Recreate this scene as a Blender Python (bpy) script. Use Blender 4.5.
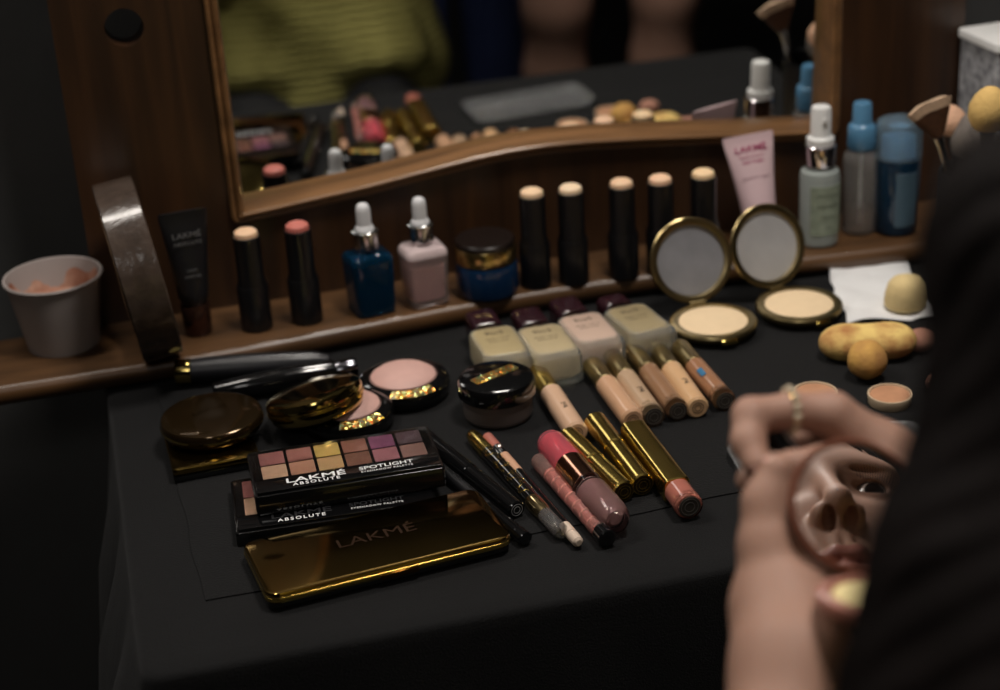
import bpy, bmesh, math, random
import numpy as np
from mathutils import Vector, Matrix, Quaternion
random.seed(7); rng = np.random.default_rng(7)
S = bpy.context.scene
for o in list(bpy.data.objects): bpy.data.objects.remove(o)
COL = S.collection

# ------------------------------------------------------------------ camera
YAW, PITCH, ROLL, FPX = math.radians(12.718), math.radians(24.96), math.radians(-3.623), 1765.0
CAM = Vector((0.0, -1.42, 0.62))
fwd = Vector((math.sin(YAW)*math.cos(PITCH), math.cos(YAW)*math.cos(PITCH), -math.sin(PITCH)))
rgt = Vector((math.cos(YAW), -math.sin(YAW), 0)); upv = rgt.cross(fwd)
cr, sr = math.cos(ROLL), math.sin(ROLL)
IMX = rgt*cr + upv*sr
IMU = upv*cr - rgt*sr
cd = bpy.data.cameras.new('camera'); cam = bpy.data.objects.new('camera', cd); COL.objects.link(cam)
cam.matrix_world = Matrix(((IMX.x, IMU.x, -fwd.x, CAM.x), (IMX.y, IMU.y, -fwd.y, CAM.y), (IMX.z, IMU.z, -fwd.z, CAM.z), (0,0,0,1)))
cd.sensor_width = 36; cd.sensor_fit = 'HORIZONTAL'; cd.lens = FPX/1000*36
cd.clip_start = 0.02; cd.clip_end = 50
cd.dof.use_dof = True; cd.dof.focus_distance = 1.21; cd.dof.aperture_fstop = cd.lens/1000/0.0155
S.camera = cam
# ------------------------------------------------------------------ world, lights, exposure
W = bpy.data.worlds.new('world'); S.world = W; W.use_nodes = True
W.node_tree.nodes['Background'].inputs[0].default_value = (0.5, 0.55, 0.6, 1)
W.node_tree.nodes['Background'].inputs[1].default_value = 0.02
S.view_settings.view_transform = 'Standard'; S.view_settings.look = 'None'
S.view_settings.gamma = 1; S.view_settings.use_curve_mapping = False
S.view_settings.exposure = 0.4
def area(name, loc, target, size, power, color):
    l = bpy.data.lights.new(name, 'AREA'); l.shape = 'RECTANGLE'; l.size, l.size_y = size
    l.energy = power; l.color = color
    o = bpy.data.objects.new(name, l); COL.objects.link(o); o.location = loc
    o.rotation_euler = (Vector(target)-Vector(loc)).to_track_quat('-Z', 'Y').to_euler()
    return o
area('ceiling_lamp', (0.55, -0.62, 1.75), (0.45, -0.3, 0), (0.35, 0.35), 15.0, (1.0, 0.93, 0.86))
area('room_lamp', (-0.5, -2.6, 1.8), (0.3, -1.2, 0.1), (0.5, 0.5), 4.0, (1.0, 0.95, 0.9))

area('face_fill_light', (-.25, -.10, 1.15), (0.2, -1.2, 0.45), (0.5, 0.2), 6.0, (1.0, 0.93, 0.85))  # added fill to brighten her face; no real lamp hangs here

# ------------------------------------------------------------------ helpers
def ray(px, py):
    return (IMX*((px-500)/FPX) - IMU*((py-345)/FPX) + fwd)
def P(px, py, z=0.0):                    # the point of the horizontal plane at height z seen there
    d = ray(px, py); return CAM + d*((z-CAM.z)/d.z)
def PY(px, py, y):
    d = ray(px, py); return CAM + d*((y-CAM.y)/d.y)
def PD(px, py, t):
    return CAM + ray(px, py).normalized()*t
def lin(c): 
    c = c/255; return c/12.92 if c <= .04045 else ((c+.055)/1.055)**2.4
def rgb(r, g, b): return (lin(r), lin(g), lin(b), 1)

MATS = {}
def mat(name, color=(.5,.5,.5,1), rough=.5, metal=0.0, trans=0.0, ior=1.45, coat=0.0, alpha=1.0, sheen=0.0, sss=0.0, bump=0.0, bscale=200, var=0.0, vscale=30, spec=.5, aniso=0, color2=None):
    if name in MATS: return MATS[name]
    m = bpy.data.materials.new(name); m.use_nodes = True; nt = m.node_tree
    b = nt.nodes['Principled BSDF']
    b.inputs['Base Color'].default_value = color; b.inputs['Roughness'].default_value = rough
    b.inputs['Metallic'].default_value = metal; b.inputs['IOR'].default_value = ior
    b.inputs['Transmission Weight'].default_value = trans; b.inputs['Coat Weight'].default_value = coat
    b.inputs['Coat Roughness'].default_value = .08
    b.inputs['Sheen Weight'].default_value = sheen; b.inputs['Alpha'].default_value = alpha
    b.inputs['Specular IOR Level'].default_value = spec
    if sss: b.inputs['Subsurface Weight'].default_value = sss; b.inputs['Subsurface Radius'].default_value = (.01,.004,.002); b.inputs['Subsurface Scale'].default_value = .6
    tc = nt.nodes.new('ShaderNodeTexCoord')
    n = nt.nodes.new('ShaderNodeTexNoise'); n.inputs['Scale'].default_value = vscale; n.inputs['Detail'].default_value = 5
    nt.links.new(tc.outputs['Object'], n.inputs['Vector'])
    mx = nt.nodes.new('ShaderNodeMix'); mx.data_type = 'RGBA'
    c2 = color2 if color2 else tuple(c*(1-(var or .06)) for c in color[:3])+(1,)
    mx.inputs[6].default_value = color; mx.inputs[7].default_value = c2
    mr = nt.nodes.new('ShaderNodeMapRange'); mr.inputs[1].default_value = .35; mr.inputs[2].default_value = .65
    nt.links.new(n.outputs[0], mr.inputs[0]); nt.links.new(mr.outputs[0], mx.inputs[0]); nt.links.new(mx.outputs[2], b.inputs['Base Color'])
    if bump:
        n2 = nt.nodes.new('ShaderNodeTexNoise'); n2.inputs['Scale'].default_value = bscale; n2.inputs['Detail'].default_value = 4
        nt.links.new(tc.outputs['Object'], n2.inputs['Vector'])
        bp = nt.nodes.new('ShaderNodeBump'); bp.inputs['Strength'].default_value = bump; bp.inputs['Distance'].default_value = .002
        nt.links.new(n2.outputs[0], bp.inputs['Height']); nt.links.new(bp.outputs[0], b.inputs['Normal'])
    MATS[name] = m; return m

def wood(name, c1, c2, axis='X', rough=.38, scale=1.0, coat=.25):
    m = bpy.data.materials.new(name); m.use_nodes = True; nt = m.node_tree; b = nt.nodes['Principled BSDF']
    tc = nt.nodes.new('ShaderNodeTexCoord'); mp = nt.nodes.new('ShaderNodeMapping')
    mp.inputs['Scale'].default_value = {'X': (3*scale, 30*scale, 30*scale), 'Z': (34*scale, 30*scale, 2.5*scale)}[axis]
    n = nt.nodes.new('ShaderNodeTexNoise'); n.inputs['Scale'].default_value = 1.6; n.inputs['Detail'].default_value = 8; n.inputs['Distortion'].default_value = .6
    r = nt.nodes.new('ShaderNodeValToRGB'); r.color_ramp.elements[0].color = c1; r.color_ramp.elements[1].color = c2
    r.color_ramp.elements[0].position = .32; r.color_ramp.elements[1].position = .7
    nt.links.new(tc.outputs['Object'], mp.inputs[0]); nt.links.new(mp.outputs[0], n.inputs[0]); nt.links.new(n.outputs[0], r.inputs[0]); nt.links.new(r.outputs[0], b.inputs['Base Color'])
    bp = nt.nodes.new('ShaderNodeBump'); bp.inputs['Strength'].default_value = .12; bp.inputs['Distance'].default_value = .001
    nt.links.new(n.outputs[0], bp.inputs['Height']); nt.links.new(bp.outputs[0], b.inputs['Normal'])
    b.inputs['Roughness'].default_value = rough; b.inputs['Coat Weight'].default_value = coat; b.inputs['Coat Roughness'].default_value = .25
    MATS[name] = m; return m

def setp(o, label=None, cat=None, group=None, kind=None):
    if label: o['label'] = label
    if cat: o['category'] = cat
    if group: o['group'] = group
    if kind: o['kind'] = kind
    return o
def thing(name, label, cat, loc=(0,0,0), quat=None, group=None):
    o = bpy.data.objects.new(name, None); COL.objects.link(o); o.location = loc; o.empty_display_size = .02
    if quat is not None: o.rotation_mode = 'QUATERNION'; o.rotation_quaternion = quat
    return setp(o, label, cat, group)
def link(name, me, m, parent=None, smooth=True, auto=35):
    o = bpy.data.objects.new(name, me); COL.objects.link(o)
    if m is not None and not me.materials: me.materials.append(m)
    if smooth: 
        me.shade_smooth()
        if auto: me.set_sharp_from_angle(angle=math.radians(auto))
    if parent is not None: o.parent = parent
    return o
def bmo(name, bm, m, parent=None, smooth=True, auto=35, loc=None, rot=None):
    me = bpy.data.meshes.new(name); bm.normal_update(); bm.to_mesh(me); bm.free()
    o = link(name, me, m, parent, smooth, auto)
    if loc is not None: o.location = loc
    if rot is not None: o.rotation_euler = rot
    return o
def lathe(prof, seg=40, bm=None, mtx=None, sx=1.0, sy=1.0, sq=0.0):
    """prof = [(r,z)...] about Z; closed at both ends when r=0.  sq>0 squares the section (superellipse)"""
    bm = bm or bmesh.new(); rings = []
    for r, z in prof:
        if r <= 1e-7: rings.append([bm.verts.new((0,0,z))]); continue
        ring = []
        for i in range(seg):
            a = 2*math.pi*(i+.5)/seg; c, s = math.cos(a), math.sin(a)
            if sq: 
                e = 2/(2+sq*8); c, s = math.copysign(abs(c)**e, c), math.copysign(abs(s)**e, s)
            ring.append(bm.verts.new((r*c*sx, r*s*sy, z)))
        rings.append(ring)
    new = [v for rg in rings for v in rg]
    for a, b in zip(rings, rings[1:]):
        if len(a) == 1 and len(b) == 1: continue
        for i in range(seg):
            j = (i+1) % seg
            if len(a) == 1: bm.faces.new((a[0], b[j], b[i]))
            elif len(b) == 1: bm.faces.new((a[i], a[j], b[0]))
            else: bm.faces.new((a[i], a[j], b[j], b[i]))
    if mtx is not None: bmesh.ops.transform(bm, matrix=mtx, verts=new)
    bmesh.ops.recalc_face_normals(bm, faces=bm.faces[:])
    return bm
def cyl(r, z0, z1, bev=.0006, r1=None):
    r1 = r if r1 is None else r1; b = min(bev, abs(z1-z0)/3, r/3)
    return [(0,z0),(r-b,z0),(r,z0+b),(r1,z1-b),(r1-b,z1),(0,z1)]
def box(bm, sx, sy, sz, c=(0,0,0), bev=.001, seg=2, mtx=None):
    r = bmesh.ops.create_cube(bm, size=1); vs = r['verts']
    bmesh.ops.scale(bm, vec=(sx,sy,sz), verts=vs); bmesh.ops.translate(bm, vec=c, verts=vs)
    if bev:
        es = list({e for v in vs for e in v.link_edges})
        rr = bmesh.ops.bevel(bm, geom=es, offset=bev, segments=seg, affect='EDGES', profile=.5); vs = list({v for v in rr['verts']} | {v for v in vs if v.is_valid})
    if mtx is not None: bmesh.ops.transform(bm, matrix=mtx, verts=vs)
    return bm
def rrect(w, h, r, n=6):
    pts = []
    for cx, cy, a0 in ((w/2-r,h/2-r,0),(-w/2+r,h/2-r,90),(-w/2+r,-h/2+r,180),(w/2-r,-h/2+r,270)):
        for i in range(n+1):
            a = math.radians(a0+90*i/n); pts.append((cx+r*math.cos(a), cy+r*math.sin(a)))
    return pts
def slab(w, h, r, z0, z1, bev=.001, n=6, bm=None, c=(0,0)):
    """rounded rectangular plate"""
    bm = bm or bmesh.new(); lo = []
    for z, ins in ((z0,bev),(z0+bev,0),(z1-bev,0),(z1-bev*.3,bev*.3),(z1,bev)):
        lo.append([bm.verts.new((x*(1-2*ins/w)+c[0], y*(1-2*ins/h)+c[1], z)) for x, y in rrect(w,h,r,n)])
    for a, b in zip(lo, lo[1:]):
        for i in range(len(a)):
            j = (i+1) % len(a); bm.faces.new((a[i],a[j],b[j],b[i]))
    bm.faces.new(lo[0][::-1]); bm.faces.new(lo[-1]); return bm
def textmesh(s, size, extrude=.0001, sx=1.0, spacing=1.0, bold=0.0):
    cu = bpy.data.curves.new('t', 'FONT'); cu.body = s; cu.size = size; cu.extrude = extrude; cu.align_x = 'CENTER'; cu.align_y = 'CENTER'; cu.space_character = spacing; cu.offset = bold; cu.resolution_u = 3
    o = bpy.data.objects.new('t', cu); COL.objects.link(o); dg = bpy.context.evaluated_depsgraph_get()
    me = bpy.data.meshes.new_from_object(o.evaluated_get(dg)); bpy.data.objects.remove(o); bpy.data.curves.remove(cu)
    for v in me.vertices: v.co.x *= sx
    me.materials.clear(); return me
def lettering(s, size, m, parent, mtx, sx=1.0, spacing=1.0, bold=0.0, name='lettering', extrude=.0001):
    o = link(name, textmesh(s, size, extrude, sx, spacing, bold), m, parent, smooth=False); o.matrix_local = mtx; return o
def T(x=0, y=0, z=0): return Matrix.Translation((x,y,z))
def RX(a): return Matrix.Rotation(math.radians(a), 4, 'X')
def RY(a): return Matrix.Rotation(math.radians(a), 4, 'Y')
def RZ(a): return Matrix.Rotation(math.radians(a), 4, 'Z')
def wrap_text(s, size, m, parent, r, z, ang, name='lettering', rot90=False, bold=0, sx=1.0, spacing=1.0):
    """lettering bent round an upright cylinder of radius r at height z, facing angle ang (degrees)"""
    me = textmesh(s, size, .00008, sx, spacing, bold)
    for v in me.vertices:
        x, y, d = v.co.x, v.co.y, v.co.z
        if rot90: x, y = -y, x
        a = math.radians(ang)+x/r; rr = r+.00012+d
        v.co = (rr*math.cos(a), rr*math.sin(a), z+y)
    return link(name, me, m, parent, smooth=False)
FACE = -98      # direction (deg) from the things towards the viewer

# ------------------------------------------------------------------ signed-distance modelling of bodies
class SDF:
    def __init__(s, lo, hi, h):
        s.lo = np.array(lo, float); s.h = h; s.n = (np.ceil((np.array(hi)-s.lo)/h)).astype(int)+1
        s.v = np.full(s.n, 1.0, np.float32)
    def _sub(s, lo, hi):
        a = np.clip(np.floor((np.array(lo)-s.lo)/s.h).astype(int), 0, s.n-1); b = np.clip(np.ceil((np.array(hi)-s.lo)/s.h).astype(int)+1, 1, s.n)
        if np.any(b <= a): return None
        ax = [(s.lo[i]+np.arange(a[i], b[i])*s.h).astype(np.float32) for i in range(3)]
        X, Y, Z = np.meshgrid(*ax, indexing='ij', sparse=True)
        return (slice(a[0],b[0]), slice(a[1],b[1]), slice(a[2],b[2])), X, Y, Z
    def _mix(s, sl, d, k, op):
        g = s.v[sl]
        if op == 'sub': d = -d; hh = np.clip(.5-.5*(g-d)/k, 0, 1); s.v[sl] = g*(1-hh)+d*hh + k*hh*(1-hh)
        else: hh = np.clip(.5+.5*(g-d)/k, 0, 1); s.v[sl] = g*(1-hh)+d*hh - k*hh*(1-hh)
    def cone(s, a, b, ra, rb, k=.006, op='add'):
        a = np.array(a, float); b = np.array(b, float); m = max(ra, rb)+k*2+.008
        q = s._sub(np.minimum(a,b)-m, np.maximum(a,b)+m)
        if q is None: return s
        sl, X, Y, Z = q; ba = b-a; L = max(ba@ba, 1e-12)
        t = np.clip(((X-a[0])*ba[0]+(Y-a[1])*ba[1]+(Z-a[2])*ba[2])/L, 0, 1)
        d = np.sqrt((X-a[0]-t*ba[0])**2+(Y-a[1]-t*ba[1])**2+(Z-a[2]-t*ba[2])**2)-(ra+(rb-ra)*t)
        s._mix(sl, d, k, op); return s
    def chain(s, pts, k=.006):
        for (a, ra), (b, rb) in zip(pts, pts[1:]): s.cone(a, b, ra, rb, k)
        return s
    def ell(s, c, r, R=None, k=.006, op='add'):
        c = np.array(c, float); r = np.array(r, float); m = r.max()+k*2+.008
        q = s._sub(c-m, c+m)
        if q is None: return s
        sl, X, Y, Z = q; X = X-c[0]; Y = Y-c[1]; Z = Z-c[2]
        if R is not None: X, Y, Z = [R[0][i]*X+R[1][i]*Y+R[2][i]*Z for i in range(3)]   # columns of R = local axes
        k0 = np.sqrt((X/r[0])**2+(Y/r[1])**2+(Z/r[2])**2); k1 = np.sqrt((X/r[0]**2)**2+(Y/r[1]**2)**2+(Z/r[2]**2)**2)
        d = k0*(k0-1)/np.maximum(k1, 1e-6)
        s._mix(sl, d, k, op); return s
    def mesh(s, name, smooth=1):
        v = s.v; i = v < 0; n = s.n
        # surface nets
        cnt = np.zeros(n-1, np.uint8)
        for dx in (0,1):
            for dy in (0,1):
                for dz in (0,1): cnt += i[dx:n[0]-1+dx, dy:n[1]-1+dy, dz:n[2]-1+dz]
        act = (cnt > 0) & (cnt < 8); idx = np.full(n-1, -1, np.int64); cells = np.argwhere(act); idx[act] = np.arange(len(cells))
        acc = np.zeros((len(cells),3)); w = np.zeros(len(cells))
        cor = [(0,0,0),(1,0,0),(0,1,0),(1,1,0),(0,0,1),(1,0,1),(0,1,1),(1,1,1)]
        vals = np.stack([v[cells[:,0]+c[0], cells[:,1]+c[1], cells[:,2]+c[2]] for c in cor], 1).astype(float)
        for a in range(8):
            for b in range(a+1, 8):
                if sum(abs(cor[a][q]-cor[b][q]) for q in range(3)) != 1: continue
                va, vb = vals[:,a], vals[:,b]; m = (va < 0) != (vb < 0); t = np.where(m, va/np.where(m, va-vb, 1), 0)
                pa = np.array(cor[a], float); pb = np.array(cor[b], float)
                acc += np.where(m[:,None], pa+(pb-pa)*t[:,None], 0); w += m
        co = s.lo + (cells+acc/w[:,None])*s.h
        F = []
        for ax in range(3):
            o1, o2 = [(1,2),(2,0),(0,1)][ax]
            sl0 = [slice(None)]*3; sl1 = [slice(None)]*3; sl0[ax] = slice(0,-1); sl1[ax] = slice(1,None)
            A, B = i[tuple(sl0)], i[tuple(sl1)]
            for flip, mk in ((False, A & ~B), (True, ~A & B)):
                e = np.argwhere(mk); e = e[(e[:,o1] > 0) & (e[:,o2] > 0) & (e[:,o1] < n[o1]-1) & (e[:,o2] < n[o2]-1)]
                if not len(e): continue
                def g(d1, d2):
                    q = e.copy(); q[:,o1] -= d1; q[:,o2] -= d2; return idx[q[:,0],q[:,1],q[:,2]]
                quad = np.stack([g(1,1), g(0,1), g(0,0), g(1,0)], 1)
                if flip: quad = quad[:, ::-1]
                F.append(quad)
        F = np.concatenate(F); F = F[(F >= 0).all(1)]
        return co, F
def mesh_from(name, parts):
    co = []; F = []; off = 0
    for c, f in parts: co.append(c); F.append(f+off); off += len(c)
    co = np.concatenate(co); F = np.concatenate(F)
    me = bpy.data.meshes.new(name); me.vertices.add(len(co)); me.vertices.foreach_set('co', co.astype(np.float32).ravel())
    me.loops.add(F.size); me.loops.foreach_set('vertex_index', F.astype(np.int32).ravel())
    me.polygons.add(len(F)); me.polygons.foreach_set('loop_start', np.arange(0, F.size, 4, dtype=np.int32)); me.polygons.foreach_set('loop_total', np.full(len(F), 4, np.int32))
    me.update(calc_edges=True); me.validate(); return me
#@@PART2
# ------------------------------------------------------------------ materials
WOODD = wood('dark_stained_wood', rgb(33,21,12), rgb(54,34,19), 'X', .42)
WOODV = wood('dark_stained_upright_wood', rgb(40,24,13), rgb(66,41,21), 'Z', .42)
WOODS = wood('shelf_wood', rgb(62,42,24), rgb(98,68,40), 'X', .4)
WOODF = wood('moulding_wood', rgb(96,68,42), rgb(136,98,62), 'X', .3)
CLOTH = mat('black_cloth', rgb(14,14,15), .9, spec=.25, bump=.5, bscale=900, sheen=.05, var=.2, vscale=12)
CLOTH2 = mat('black_folded_cloth', rgb(15,15,16), .88, spec=.25, bump=.5, bscale=700, sheen=.05, var=.2, vscale=10)
MIRROR = mat('mirror_glass', (.86,.87,.86,1), .015, 1.0, var=.01)
GOLD = mat('gold_metal', rgb(208,180,100), .22, 1.0, var=.06)
GOLDP = mat('polished_gold', rgb(204,180,108), .1, 1.0, var=.1, vscale=60)
OLDGOLD = mat('brushed_pale_gold', rgb(168,150,108), .3, 1.0)
DGOLD = mat('dark_tinted_gold', rgb(120,88,44), .14, 1.0)
ROSEG = mat('rose_gold_metal', rgb(196,140,116), .2, 1.0)
SILVER = mat('silver_metal', rgb(200,200,200), .18, 1.0)
BLACKG = mat('glossy_black_plastic', rgb(12,12,13), .12, coat=.6)
BLACKM = mat('matte_black_plastic', rgb(20,20,22), .42)
WHITEP = mat('white_plastic', rgb(226,226,224), .3, coat=.2)
WHITEI = mat('white_ink', rgb(225,225,225), .5)
GREYI = mat('grey_ink', rgb(120,120,122), .5)
DARKI = mat('dark_ink', rgb(70,58,46), .5)
CLEAR = mat('clear_plastic', (.97,.97,.97,1), .05, trans=1.0, ior=1.15, var=.01)
GLASS = mat('clear_glass', (.96,.97,.97,1), .03, trans=1.0, ior=1.42, var=.01)
CREAM = mat('pressed_powder', rgb(232,206,168), .85, var=.04, vscale=80)

def struct(name, bm, m, **k):
    o = bmo(name, bm, m, smooth=False, **k); o['kind'] = 'structure'; return o
def sbox(x0,x1,y0,y1,z0,z1): 
    bm = bmesh.new(); box(bm, x1-x0, y1-y0, z1-z0, ((x0+x1)/2,(y0+y1)/2,(z0+z1)/2), bev=0); return bm
WALLM = mat('grey_wall_paint', rgb(66,66,65), .85, bump=.15, bscale=60)
FLOORM = mat('dark_floor', rgb(34,33,33), .7, var=.3, vscale=4)
CEILM = mat('ceiling_paint', rgb(120,118,114), .9)
DARKW = mat('dark_wall_paint', rgb(30,30,32), .9)
struct('floor', sbox(-1.6,2.8,-4.2,.14,-.80,-.75), FLOORM)
struct('ceiling', sbox(-1.6,2.8,-4.2,.14,1.9,1.95), CEILM)
struct('wall_back', sbox(-1.6,2.8,.09,.14,-.75,1.9), WALLM)
struct('wall_front', sbox(-1.6,2.8,-4.2,-4.15,-.75,1.9), DARKW)
struct('wall_left', sbox(-1.65,-1.6,-4.2,.14,-.75,1.9), DARKW)
struct('wall_right', sbox(2.8,2.85,-4.2,.14,-.75,1.9), DARKW)

# ------------------------------------------------------------------ dressing table: panel with mirror, shelf
def smoothpath(pts, r, n=5):
    """round the corners of a closed polygon (x,z)"""
    out = []
    N = len(pts)
    for i in range(N):
        p0, p1, p2 = Vector(pts[i-1]), Vector(pts[i]), Vector(pts[(i+1)%N])
        a = (p0-p1); b = (p2-p1); ang = a.angle(b)
        if ang > math.radians(150): out.append(tuple(p1)); continue
        rr = min(r, a.length/2.2, b.length/2.2)
        q0 = p1+a.normalized()*rr; q1 = p1+b.normalized()*rr
        for k in range(n+1):
            t = k/n; out.append(tuple(q0*(1-t)**2+p1*2*t*(1-t)+q1*t*t))
    return out
low = [(.096,.0955),(.11,.0965),(.14,.099),(.17,.102),(.214,.106),(.258,.1115),(.307,.1175),(.34,.1200),(.371,.1205),(.407,.119),(.457,.1148),(.495,.111),(.528,.1078),(.57,.103),(.609,.0995),(.646,.0955)]
outer = low + [(.646,.56)] + [(.371+.275*math.cos(math.radians(a)), .56+.09*math.sin(math.radians(a))) for a in range(15,180,15)] + [(.096,.56)]
outer = smoothpath(outer, .018)
def offset(pts, d):
    out = []; N = len(pts)
    for i in range(N):
        p0, p1, p2 = Vector(pts[i-1]), Vector(pts[i]), Vector(pts[(i+1)%N])
        t = ((p1-p0).normalized()+(p2-p1).normalized()).normalized(); nrm = Vector((-t.y, t.x)); out.append(tuple(p1+nrm*d))
    return out
dt = thing('dressing_table', 'dark brown wooden dressing table with an arched mirror and a long ledge', 'dressing table', (.371,0,-.75))
OFF = Vector((-.371,0,.75))
def dpart(name, bm, m, **k):
    bmesh.ops.translate(bm, vec=OFF, verts=bm.verts); return bmo(name, bm, m, dt, **k)
# back panel with the mirror opening and round holes
bm = bmesh.new()
def loop(pts, y): 
    vs = [bm.verts.new((x,y,z)) for x, z in pts]; return vs, [bm.edges.new((vs[i], vs[(i+1)%len(vs)])) for i in range(len(vs))]
pan = [(-.026,-.74),(.768,-.74),(.768,.70),(.64,.76),(.371,.80),(.10,.76),(-.026,.70)]
hole1 = [(.030+.0155*math.cos(a*math.pi/12), .272+.0155*math.sin(a*math.pi/12)) for a in range(24)]
hole2 = [(.742-x, z) for x, z in hole1][::-1]
inn = offset(outer, .006)
es = []; allv = []
for pts in (pan, hole1, hole2, inn):
    vs, e = loop(pts, 0); es += e; allv.append(vs)
bmesh.ops.triangle_fill(bm, use_beauty=True, use_dissolve=False, edges=es)
fs = bm.faces[:]
ext = bmesh.ops.extrude_face_region(bm, geom=fs)
bmesh.ops.translate(bm, vec=(0,.028,0), verts=[v for v in ext['geom'] if isinstance(v, bmesh.types.BMVert)])
bmesh.ops.recalc_face_normals(bm, faces=bm.faces[:])
dpart('back_panel', bm, WOODV, smooth=False)
# moulding
prof = [(-.001,.001),(-.001,-.004),(.0003,-.0054),(.0018,-.0058),(.0030,-.0052),(.0036,-.0042),(.0042,-.0050),(.0054,-.0082),(.0068,-.0096),(.0084,-.0092),(.0094,-.0072),(.0100,-.003),(.0106,.003),(.0112,.008),(.0118,.0145)]
bm = bmesh.new(); rings = []
for d, y in prof: rings.append([bm.verts.new((x,y,z)) for x, z in offset(outer, d)])
for a, b in zip(rings, rings[1:]):
    for i in range(len(a)):
        j = (i+1)%len(a); bm.faces.new((a[i],a[j],b[j],b[i]))
bmesh.ops.recalc_face_normals(bm, faces=bm.faces[:])
dpart('mirror_frame', bm, WOODF, auto=60)
bm = bmesh.new(); f = bm.faces.new([bm.verts.new((x,.0140,z)) for x, z in offset(outer, .0075)])
bmesh.ops.triangulate(bm, faces=[f]); ext = bmesh.ops.extrude_face_region(bm, geom=bm.faces[:])
bmesh.ops.translate(bm, vec=(0,.003,0), verts=[v for v in ext['geom'] if isinstance(v, bmesh.types.BMVert)])
bmesh.ops.recalc_face_normals(bm, faces=bm.faces[:])
bmesh.ops.rotate(bm, cent=(.371,.0145,.12), matrix=Matrix.Rotation(math.radians(1.5), 3, 'X'), verts=bm.verts)
dpart('mirror_pane', bm, MIRROR, smooth=False)
# shelf with concave bullnose front
bm = bmesh.new(); rings = []
NS = 60; x0, x1 = -.17, .91
pr = [(0.0,.003),(1,.003),(2,.0035),(3,.006),(3.4,.0105),(3.2,.015),(2.4,.0185),(1.6,.0196),(1,.02),(0,.02)]
for i in range(NS+1):
    x = x0+(x1-x0)*i/NS; u = min(1, abs(x-.371)/.36); fy = -.071-.025*(u*u*(3-2*u))
    ring = []
    for k, z in pr:
        y = -.0002 if k == 0 else fy+.006-(k-1)*.0025
        ring.append(bm.verts.new((x, y, z)))
    rings.append(ring)
for a, b in zip(rings, rings[1:]):
    for i in range(len(pr)):
        j = (i+1)%len(pr); bm.faces.new((a[i],a[j],b[j],b[i]))
bm.faces.new(rings[0]); bm.faces.new(rings[-1][::-1]); bmesh.ops.recalc_face_normals(bm, faces=bm.faces[:])
dpart('shelf', bm, WOODS, auto=50)
for x in (-.012,.754):
    bm = bmesh.new(); box(bm, .025,.045,.74,(x,.0515,-.37),bev=.002); dpart('leg', bm, WOODV)

# ------------------------------------------------------------------ table, tablecloth, folded cloth
TX0, TX1, TY0, TY1 = -.027, .775, -.505, -.004
tb = thing('side_table', 'table hidden under the black tablecloth before the dressing table', 'table', ((TX0+TX1)/2,(TY0+TY1)/2,-.75))
bm = bmesh.new(); box(bm, TX1-TX0-.012, TY1-TY0-.012, .025, (0,0,.7335), bev=.002); bmo('tabletop', bm, WOODD, tb)
for sx in (-1,1):
    for sy in (-1,1):
        bm = bmesh.new(); box(bm, .04,.04,.72,(sx*.36,sy*.21,.36),bev=.003); bmo('leg', bm, WOODD, tb)
bm = bmesh.new(); cx, cy, hw, hh = (TX0+TX1)/2, (TY0+TY1)/2, (TX1-TX0)/2, (TY1-TY0)/2
base = rrect(2*hw, 2*hh, .012, 4); per = []
for i in range(len(base)):
    a, b = Vector(base[i]), Vector(base[(i+1)%len(base)]); k = max(1, int((b-a).length/.012))
    for q in range(k): per.append(a.lerp(b, q/k))
NP = len(per); rings = []
for s_ in (.02,.35,.7,.93,.99): rings.append([bm.verts.new((cx+p.x*s_, cy+p.y*s_, 0)) for p in per])
cs = 0; arc = [0]
for i in range(NP): cs += (per[(i+1)%NP]-per[i]).length; arc.append(cs)
for k, (dz, base_out) in enumerate([(-.0012,.0005),(-.004,.002),(-.012,.0028),(-.04,.004),(-.09,.006),(-.16,.008),(-.25,.010),(-.36,.012),(-.5,.014),(-.62,.015)]):
    ring = []
    for i, p in enumerate(per):
        nx, ny = p.x/hw, p.y/hh; n = Vector((math.copysign(abs(nx)**12, nx), math.copysign(abs(ny)**12, ny)))
        n = n.normalized() if n.length else Vector((1,0)); s_ = arc[i]/.11
        wv = (math.sin(s_*2*math.pi/1.0)+.6*math.sin(s_*2*math.pi*.37+1.3)+.3*math.sin(s_*2*math.pi*1.9+.4))
        amp = max(0, -dz-.02)*.05; back = n.y > .5
        out = base_out + (0 if back else amp*(wv+1.9)*.55)
        if back: out = min(out, .001)
        if n.x < -.5: out += .022*min(1, max(0, (-.10-cy-p.y)/.12))*min(1, max(0, -dz-.004)/.10)*(1+.35*wv)*.8
        ring.append(bm.verts.new((cx+p.x+n.x*out, cy+p.y+n.y*out, dz)))
    rings.append(ring)
bm.faces.new(rings[0][::-1])
for a, b in zip(rings, rings[1:]):
    for i in range(NP):
        j = (i+1)%NP; bm.faces.new((a[i],a[j],b[j],b[i]))
bmesh.ops.recalc_face_normals(bm, faces=bm.faces[:])
o = bmo('tablecloth', bm, CLOTH, auto=0); setp(o, 'plain black tablecloth hanging down over the table edges', 'tablecloth')
TZ = .0016
bm = bmesh.new(); q = [P(205,598), P(165,402), P(905,268)+Vector((-.02,-.01,0)), P(905,462)]
q = [Vector((.017,-.432,0)), Vector((.011,-.112,0)), Vector((.72,-.112,0)), Vector((.72,-.405,0))]
NX, NY = 60, 30; grid = []
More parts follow.
